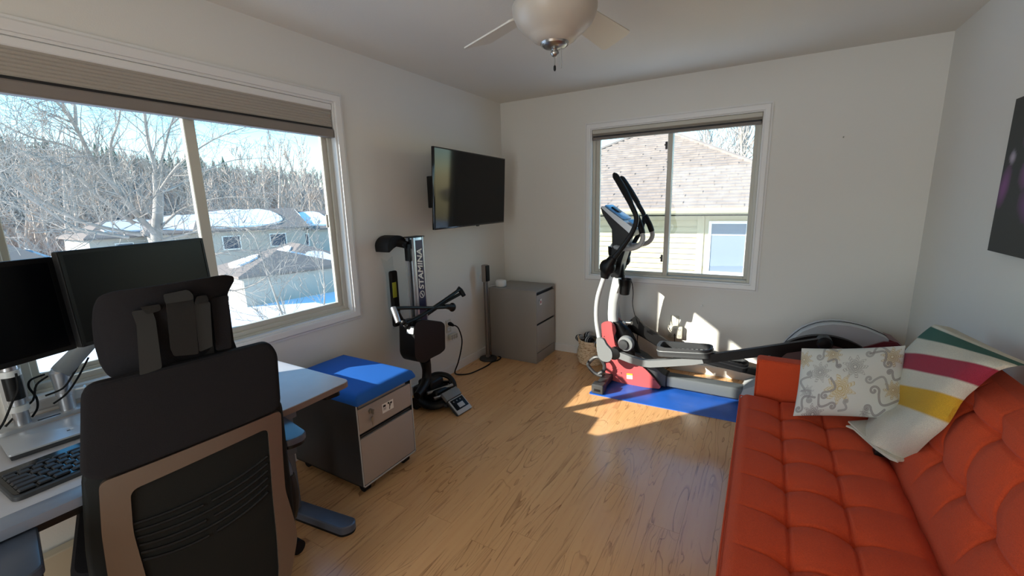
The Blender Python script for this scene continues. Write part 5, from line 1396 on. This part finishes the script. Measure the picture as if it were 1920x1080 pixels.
obj('control_paddle', B().prism(rnd([Vector((x,y,.690)) for x,y in ((.62,-2.80),(.79,-2.80),(.80,-2.73),(.62,-2.70))], .02, 4), (0,0,.018), bev=.005).xf(Matrix.Translation((0,.02,0))), m_black, dk)
obj('clamp', B().box(.70,.77,-2.96,-2.90,.67,.71,.004), m_deskl, dk)

# ---- keyboard
kt = thing('keyboard', 'black wireless keyboard with a glossy solar strip near the front of the desk', 'keyboard', (.55,-3.4,DT))
K0, K1 = Vector((.660,-3.628,0)), Vector((.640,-3.17,0))
ey = (K1-K0).normalized(); exk = Vector((-ey.y, ey.x, 0)); exk = -exk if exk.x > 0 else exk
Mk = basis((K0.x,K0.y,DT+.001), ey, exk, (0,0,1)) @ Matrix.Rotation(radians(2.6),4,'X')
KL, KD = (K1-K0).length, .198
obj('tray', B().prism(rnd([Vector((0,0,0)),Vector((KL,0,0)),Vector((KL,KD,0)),Vector((0,KD,0))], .022, 5), (0,0,.012), bev=.003).xf(Mk), m_dgrey, kt)
obj('deck', B().prism(rnd([Vector((.006,.012,.0121)),Vector((KL-.006,.012,.0121)),Vector((KL-.006,KD-.006,.0121)),Vector((.006,KD-.006,.0121))], .018, 5), (0,0,.0015)).xf(Mk), m_blackg, kt)
obj('solar_strip', B().box(.016,KL-.016,KD-.038,KD-.012,.0137,.0142).xf(Mk), m_blackg, kt, smooth=False)
keymesh = {}
def key(x, y, w_, h_):
    k = (round(w_,4), round(h_,4))
    if k not in keymesh:
        b = B(); b.box(0,w_,0,h_,0,.005,.0016,1); me = bpy.data.meshes.new('key'); 
        for v in b.bm.verts:
            if v.co.z > .003: v.co.x = w_/2+(v.co.x-w_/2)*.90; v.co.y = h_/2+(v.co.y-h_/2)*.88
        b.bm.to_mesh(me); b.bm.free(); me.materials.append(m_key); me.shade_smooth(); me.set_sharp_from_angle(angle=.5); keymesh[k] = me
    o = bpy.data.objects.new('key', keymesh[k]); COL.objects.link(o); o.parent = kt
    o.matrix_basis = Matrix.Translation(-kt.location) @ Mk @ Matrix.Translation((x, y, .0136))
px_ = .0275; rowsK = [(.018,.020,[.034,.028,.034,.150,.034,.034,.034,.03]),(.044,.021,[.062]+[.0238]*10),(.070,.021,[.050]+[.0238]*11),(.096,.021,[.042]+[.0238]*11),(.122,.021,[.0238]*13),(.146,.010,[.030]*11)]
for y, h_, ws in rowsK:
    x = .016
    for w_ in ws:
        if x+w_ > KL-.012: break
        key(x, y, w_, h_); x += w_+.0042

# ---- laptop
lt = thing('laptop', 'closed silver laptop with a four-square coloured logo on its lid', 'laptop', (.28,-3.42,DT))
l0, l1, l2 = Vector((.186,-3.566,0)), Vector((.362,-3.578,0)), Vector((.372,-3.42,0))
eyl = (l2-l1).normalized(); exl = Vector((-eyl.y, eyl.x, 0)); exl = -exl if exl.x > 0 else exl
Ml = basis((l1.x,l1.y,DT), eyl, exl, (0,0,1))
obj('base', B().box(.003,.297,.003,.178,.002,.016,.003).xf(Ml), m_dgrey, lt)
obj('lid', B().prism(rnd([Vector((0,0,.0165)),Vector((.30,0,.0165)),Vector((.30,.182,.0165)),Vector((0,.182,.0165))], .010, 4), (0,0,.006), bev=.0015).xf(Ml), m_silver, lt)
for i in (0,1):
    for j in (0,1):
        obj('logo_square', B().box(.140+i*.0095,.1485+i*.0095,.052+j*.0095,.0605+j*.0095,.0225,.0228).xf(Ml), (m_dgrey,m_lgrey,m_lgrey,m_white)[i*2+j], lt, smooth=False)
obj('rubber_foot', B().box(.02,.28,.01,.02,.0,.003).box(.02,.28,.155,.165,.0,.003).xf(Ml), m_rubber, lt)
tag(obj('laptop_cable', B().tube([(.19,-3.585,DT+.012),(.20,-3.63,DT+.008),(.17,-3.70,DT+.005),(.10,-3.76,DT+.005)], .004, 7, 4), m_rubber), 'black cable plugged into the left side of the silver laptop', 'cable')

# ---- twin monitor stand
ms = thing('monitor_stand', 'silver twin-post monitor stand on a long base plate at the back of the desk', 'monitor stand', (.09,-3.43,DT))
bpz = DT+.0
obj('base_plate', B().prism(rnd([Vector((.112,-3.56,bpz)),Vector((.088,-3.27,bpz)),Vector((.018,-3.27,bpz)),Vector((.016,-3.56,bpz))], .03, 5), (0,0,.014), bev=.004), m_silver, ms)
obj('base_slot', B().box(.082,.092,-3.455,-3.395,bpz+.014,bpz+.0146), m_ink, ms, smooth=False)
pA = oZ(41,778,DT+.014); pB_ = oZ(113,768,DT+.014)
pA = Vector((.070,-3.488,0)); pB_ = Vector((.055,-3.365,0))
pa = obj('post', B().cyl((pA.x,pA.y,bpz+.014),(pA.x,pA.y,1.20),.021,n=24), m_alu, ms)
for z in (.80,.93): obj('collar', B().cyl((pA.x,pA.y,z),(pA.x,pA.y,z+.022),.0265,n=24), m_white, pa)
obj('pole_sleeve', B().cyl((pA.x,pA.y,.845),(pA.x,pA.y,.93),.0235,n=20), m_black, pa)
pb = obj('post', B().lathe([(.0235,bpz+.014),(.0235,bpz+.07),(.026,bpz+.072),(.026,bpz+.085),(.024,bpz+.087),(.027,bpz+.14),(.03,bpz+.165),(.02,bpz+.18)], (pB_.x,pB_.y,0), 26), m_alu, ms)
obj('cable_clip', B().tube([(pB_.x+.02,pB_.y+.012,bpz+.09),(pB_.x+.035,pB_.y+.045,bpz+.088),(pB_.x+.01,pB_.y+.055,bpz+.088)], .004, 6, 3), m_white, pb)
e0 = Vector((pB_.x,pB_.y,bpz+.160)); e1 = oX(172,636,.24)
dv = (e1-e0); 
obj('spring_arm', B().loft([[tuple(e0+dv*t+Vector((a*w_,0,0))+Vector((0,b_*.70,-b_*.70))*w2) for a,b_ in ((-1,-.7),(-.7,-1),(.7,-1),(1,-.7),(1,.7),(.7,1),(-.7,1),(-1,.7))] for t,w_,w2 in ((-.04,.018,.018),(0,.026,.026),(.1,.027,.027),(.9,.024,.022),(1.0,.018,.018))]), m_grey, ms, sharp=50)
mh1 = obj('mount_head', B().tube([(pA.x,pA.y,1.17),(.28,-3.60,1.19),(.44,-3.66,1.2)], .022, 10, 2).box(.43,.47,-3.70,-3.60,1.16,1.26,.006), m_black, ms)
mh2 = obj('mount_head', B().tube([tuple(e1),(e1.x+.06,e1.y+.05,1.2),(.365,-3.17,1.22)], .022, 10, 3).box(.345,.375,-3.22,-3.12,1.17,1.27,.006), m_black, ms)

def monitor(label, TLp, TRp, z0, z1, tilt, bez, chin=0.0):
    a, c = Vector(TLp), Vector(TRp); ex = (c-a); L = ex.length; ex.normalize(); ez = Vector((0,0,1)); en = ex.cross(ez)
    if en.x < 0: en = -en
    h = z1-z0; o = (a+c)/2; o.z = z1
    t = thing('monitor', label, 'monitor', (o.x,o.y,z0))
    M = Matrix.Translation(o) @ Matrix.Rotation(radians(tilt), 4, ex) @ Matrix(((ex.x,en.x,0,0),(ex.y,en.y,0,0),(0,0,1,0),(0,0,0,1)))
    obj('housing', B().prism(rnd([Vector((x,-.022,z)) for x,z in ((-L/2,-h),(L/2,-h),(L/2,0),(-L/2,0))], .008, 3), (0,.020,0), bev=.003).box(-L/2+.05,L/2-.05,-.05,-.02,-h+.05,-.05,.012).xf(M), m_black, t)
    obj('bezel', B().prism([Vector((x,-.002,z)) for x,z in ((-L/2+.002,-h+.002),(L/2-.002,-h+.002),(L/2-.002,-.002),(-L/2+.002,-.002))], (0,.003,0), holes=[[Vector((x,-.002,z)) for x,z in ((-L/2+bez,-h+bez+chin),(L/2-bez,-h+bez+chin),(L/2-bez,-bez),(-L/2+bez,-bez))]]).xf(M), m_black, t)
    obj('screen', B().box(-L/2+bez,L/2-bez,-.0025,-.0005,-h+bez+chin,-bez).xf(M), m_mon, t, smooth=False)
    return t
monitor('larger black monitor on the right behind the office chair headrest', (.520,-3.408,1.376), (.330,-2.933,1.376), 1.078, 1.376, -3, .012)
monitor('black monitor cut off by the left edge of the picture', (.610,-3.90,1.357), (.430,-3.398,1.357), 1.060, 1.357, -3, .016)
# cables hanging behind the screens
for i, P_ in enumerate([[oX(x,z,.10) for x,z in ((150,680),(135,705),(118,728),(85,742))],
                        [oX(x,z,.09) for x,z in ((166,670),(146,708),(125,738),(100,757))],
                        [oX(x,z,.06) for x,z in ((84,702),(58,712),(54,726),(68,745),(70,765),(60,782))],
                        [oX(x,z,.07) for x,z in ((90,705),(68,722),(62,750),(40,768),(10,800))],
                        [oX(x,z,.11) for x,z in ((30,700),(34,730),(24,752),(8,790),(-4,808))]]):
    tag(obj('monitor_cable', B().tube(P_, .0035, 7, 4), m_rubber), ['black cable sagging under the spring arm to the base plate','thicker black cable hanging below the larger monitor','black cable looped between the two stand posts','black cable dropping from the loop to the desk at the left','black cable wrapped down the left stand post'][i], 'cable', 'monitor cables')
# ================================================================ OFFICE CHAIR (back towards the camera)
ct = thing('office_chair', 'charcoal high-back office chair with a pewter frame and headrest, facing the desk', 'chair', (.62,-3.16,0))
cu_ = Vector((.317,.948,0)).normalized(); cn = Vector((.948,-.317,0)).normalized(); cz = Vector((0,0,1))
PO = Vector((.895,-3.268,1.045)); PN = (cn+Vector((0,0,.12))).normalized()      # back plane, slightly reclined
PO2 = PO
def CP(px, py, off=0): 
    return onp(px, py, PO+PN*off, PN)
def CPoly(pts, off=0, r=.02, seg=5): return rnd([CP(x,y,off) for x,y in pts], r, seg)
def curve_back(bm, k=.10, base=0.0):
    """wrap the back around the sitter: sides swing towards the desk"""
    for v in bm.verts:
        s = (v.co-PO).dot(cu_); z = v.co.z
        v.co -= PN*(k*(abs(s)/.25)**2.6*.14)
def cut(b, n=9, w=.27, nz=8):
    for i in range(-n, n+1):
        bmesh.ops.bisect_plane(b.bm, geom=list(b.bm.verts)+list(b.bm.edges)+list(b.bm.faces), plane_co=PO+cu_*(w*i/n), plane_no=cu_)
    return b
def solidpanel(pts, t, off, r, k=.10, bev=.012, holes=(), n=9):
    b = B(); b.prism(CPoly(pts, off, r), -PN*t, bev=0, holes=holes)
    if bev:
        bmesh.ops.recalc_face_normals(b.bm, faces=b.bm.faces)
        es = [e for e in b.bm.edges if len(e.link_faces) == 2 and e.calc_face_angle(0) > 1.0 and abs((e.verts[0].co-e.verts[1].co).normalized().dot(PN)) < .5]
        bmesh.ops.bevel(b.bm, geom=es, offset=bev, segments=3, profile=.6, affect='EDGES', clamp_overlap=True)
    cut(b, n); curve_back(b.bm, k); return b
up_ = [(150,735),(172,716),(500,643),(521,662),(529,768),(182,908),(148,892)]
obj('upper_back_panel', solidpanel([(149,728),(506,641),(523,662),(530,768),(186,908),(147,900)], .060, .012, .035, .10, .016), m_chairf, ct)
# dark cushion wrapping round below the upper panel (left flank)
obj('back_cushion', solidpanel([(148,885),(530,745),(560,1010),(520,1100),(180,1180),(158,1060)], .070, -.012, .04, .12, .014), m_mesh, ct)
# pewter frame ring
outer = CPoly([(184,910),(528,770),(531,850),(536,920),(556,985),(559,1010),(545,1090),(530,1290),(300,1330),(205,1110),(190,1010)], .006, .02)
inner = CPoly([(244,922),(503,803),(507,860),(512,930),(520,1010),(524,1075),(505,1250),(330,1260),(272,1078),(250,1000)], .006, .022)
b = B(); b.prism(outer, -PN*.024, holes=[inner])
cut(b, 9); curve_back(b.bm, .10); obj('back_frame', b, m_pewter, ct, sharp=40)
# inner shell seen through the frame
obj('inner_shell', solidpanel([(236,915),(508,792),(528,1090),(510,1270),(320,1280),(262,1090),(240,1000)], .006, -.004, .02, .10, 0), m_mesh, ct)
# lumbar slats: six curved slots, broken in the middle every other row
def bez(p0, p1, p2, p3, t): return tuple(((1-t)**3)*a+3*((1-t)**2)*t*b_+3*(1-t)*t*t*c+t**3*d for a,b_,c,d in zip(p0,p1,p2,p3))
TOPL, BOTL = ((250,985),(330,958),(430,915),(502,856)), ((268,1052),(350,1034),(440,985),(503,923))
for i in range(6):
    f = i/5.; c4 = [tuple(a[k]*(1-f)+b_[k]*f for k in (0,1)) for a, b_ in zip(TOPL, BOTL)]
    segs_ = [(0,1)] if i % 2 == 0 else [(0.0,.50),(.56,1.0)]
    for s0, s1 in segs_:
        pts = [CP(*bez(*c4, s0+(s1-s0)*q/10), off=-.002) for q in range(11)]
        b = B(); b.tube(pts, .0046, 6, 0, flat=1.0); curve_back(b.bm, .10); obj('lumbar_slat', b, m_rubber, ct)
m_slot = mat('dark_bracket_plastic', (30,32,33), .4, spec=.35)
# headrest: wing shaped pad on a bracket
HPO = PO-PN*.035+Vector((0,0,0))
def HP(px, py, off=0): return onp(px, py, HPO+PN*off, PN)
hpts = [(168,612),(171,580),(182,557),(206,547),(300,534),(420,515),(438,518),(441,526),(434,540),(428,556),(426,580),(430,604),(438,630),(452,665),(400,678),(300,705),(222,718),(200,712),(184,690),(172,650)]
b = B(); b.prism(rnd([HP(x,y) for x,y in hpts], .012, 3), -PN*.05)
bmesh.ops.recalc_face_normals(b.bm, faces=b.bm.faces)
es = [e for e in b.bm.edges if len(e.link_faces) == 2 and e.calc_face_angle(0) > 1.0 and abs((e.verts[0].co-e.verts[1].co).normalized().dot(PN)) < .5]
bmesh.ops.bevel(b.bm, geom=es, offset=.012, segments=3, profile=.6, affect='EDGES', clamp_overlap=True)
cut(b, 9)
for v in b.bm.verts:
    s = (v.co-HPO).dot(cu_); v.co -= PN*(.050*(abs(s+.02)/.17)**2.2); 
    if v.co.z > 1.17: v.co += PN*.05*((v.co.z-1.17)/.10)**2
hr = obj('headrest', b, m_chairf, ct, sharp=45)
def hquad(pts, off, t, m, nm, par=None, bev=.004):
    b = B(); b.prism(rnd([HP(x,y,off+.022) for x,y in pts], .006, 3), -PN*t, bev=bev); return obj(nm, b, m, par or hr)
hquad([(310,562),(362,552),(372,655),(372,664),(326,668),(320,655)], .030, .02, m_black, 'headrest_bracket')
hquad([(306,552),(352,543),(362,552),(363,562),(310,570)], .038, .02, m_slot, 'bracket_cap')
hquad([(362,566),(394,566),(399,650),(374,660)], .022, .014, m_slot, 'bracket_arm')
hquad([(368,556),(388,553),(392,566),(364,572)], .030, .02, m_black, 'bracket_hook')
hquad([(246,584),(284,578),(292,600),(304,690),(262,705),(256,610)], .020, .014, m_slot, 'bracket_arm')
hquad([(262,576),(300,570),(302,582),(276,590)], .030, .02, m_black, 'bracket_hook')
hquad([(395,560),(428,553),(434,652),(406,658)], .008, .02, m_chairf, 'side_wing')
# neck mount between back and headrest
obj('neck_mount', B().prism([HP(x,y,-.0) for x,y in ((300,660),(400,640),(404,690),(300,712))], -PN*.02, bev=.004), m_black, ct)
# armrests
def armrest(yc, side):
    cx0, cx1 = .70, .975
    z = .682
    pad = rnd([Vector((cx0,yc-.048,z)),Vector((cx1-.02,yc-.050,z)),Vector((cx1,yc-.02,z)),Vector((cx1,yc+.02,z)),Vector((cx1-.02,yc+.045,z)),Vector((cx0,yc+.048,z))], .03, 5)
    M = Matrix.Translation((cx1,yc,0))@Matrix.Rotation(radians(-9),4,'Z')@Matrix.Translation((-cx1,-yc,0))
    o = obj('armrest_pad', B().prism(pad, (0,0,.022), bev=.008, seg=3).xf(M), m_slate, ct)
    obj('pad_underside', B().prism([Vector((p.x*.97+.025,p.y*.9+yc*.1,z-.014)) for p in pad], (0,0,.013), bev=.004).xf(M), m_black, o)
    iy = side*-.035
    obj('armrest_stem', B().tube([(.84,yc,.675),(.865,yc+iy*.2,.61),(.90,yc+iy*.3,.555),(.905,yc+iy*.5,.52)], [.030,.032,.030,.028], 12, 4, flat=.7), m_slate, ct)
    obj('armrest_support', B().tube([(.905,yc+iy*.4,.545),(.915,yc+iy*.5,.47),(.905,yc+iy,.39),(.84,yc+iy*2,.34),(.72,yc+iy*3.2,.335)], [.033,.038,.040,.034,.026], 12, 4, flat=.75), m_black, ct)
m_slate = mat('slate_arm_plastic', (66,76,92), .26)
armrest(-3.035, -1 if False else 1); armrest(-3.695, -1)
# seat, column, star base
sc = Vector((.66,-3.21,0))
Ms = basis((sc.x,sc.y,0), tuple(-cn), tuple(cu_), (0,0,1))
seat = rnd([Vector((-.22,-.33,.425)),Vector((.26,-.34,.425)),Vector((.26,.25,.425)),Vector((-.22,.235,.425))], .08, 6)
obj('seat_cushion', B().prism(seat, (0,0,.075), bev=.025, seg=3).xf(Ms), m_chairf, ct)
obj('seat_pan', B().prism([p*0.92+Vector((0,0,.034-.02)) for p in seat], (0,0,.025), bev=.006).xf(Ms), m_black, ct)
obj('back_spine', B().tube([PO+Vector((0,0,-.42))-PN*.04, PO+Vector((0,0,-.56))-PN*.05, Vector((.66,-3.19,.37))], [.03,.035,.03], 12, 4), m_black, ct)
obj('tilt_mechanism', B().box(.50,.70,-3.27,-3.13,.34,.40,.015), m_black, ct)
obj('gas_column', B().cyl((sc.x,sc.y,.10),(sc.x,sc.y,.35),.025,n=20), m_black, ct)
for k in range(5):
    a = radians(20+72*k); d = Vector((cos(a),sin(a),0)); e = sc+d*.30
    leg = obj('base_leg', B().tube([sc+Vector((0,0,.10)), sc+d*.16+Vector((0,0,.092)), e+Vector((0,0,.072))], [.03,.022,.016], 10, 3), m_black, ct)
    p = Vector((-d.y,d.x,0)); obj('caster', B().cyl(e+p*-.024+Vector((0,0,.030)), e+p*.024+Vector((0,0,.030)), .030, n=18).cyl(e+Vector((0,0,.05)), e+Vector((0,0,.075)), .008), m_rubber, leg)
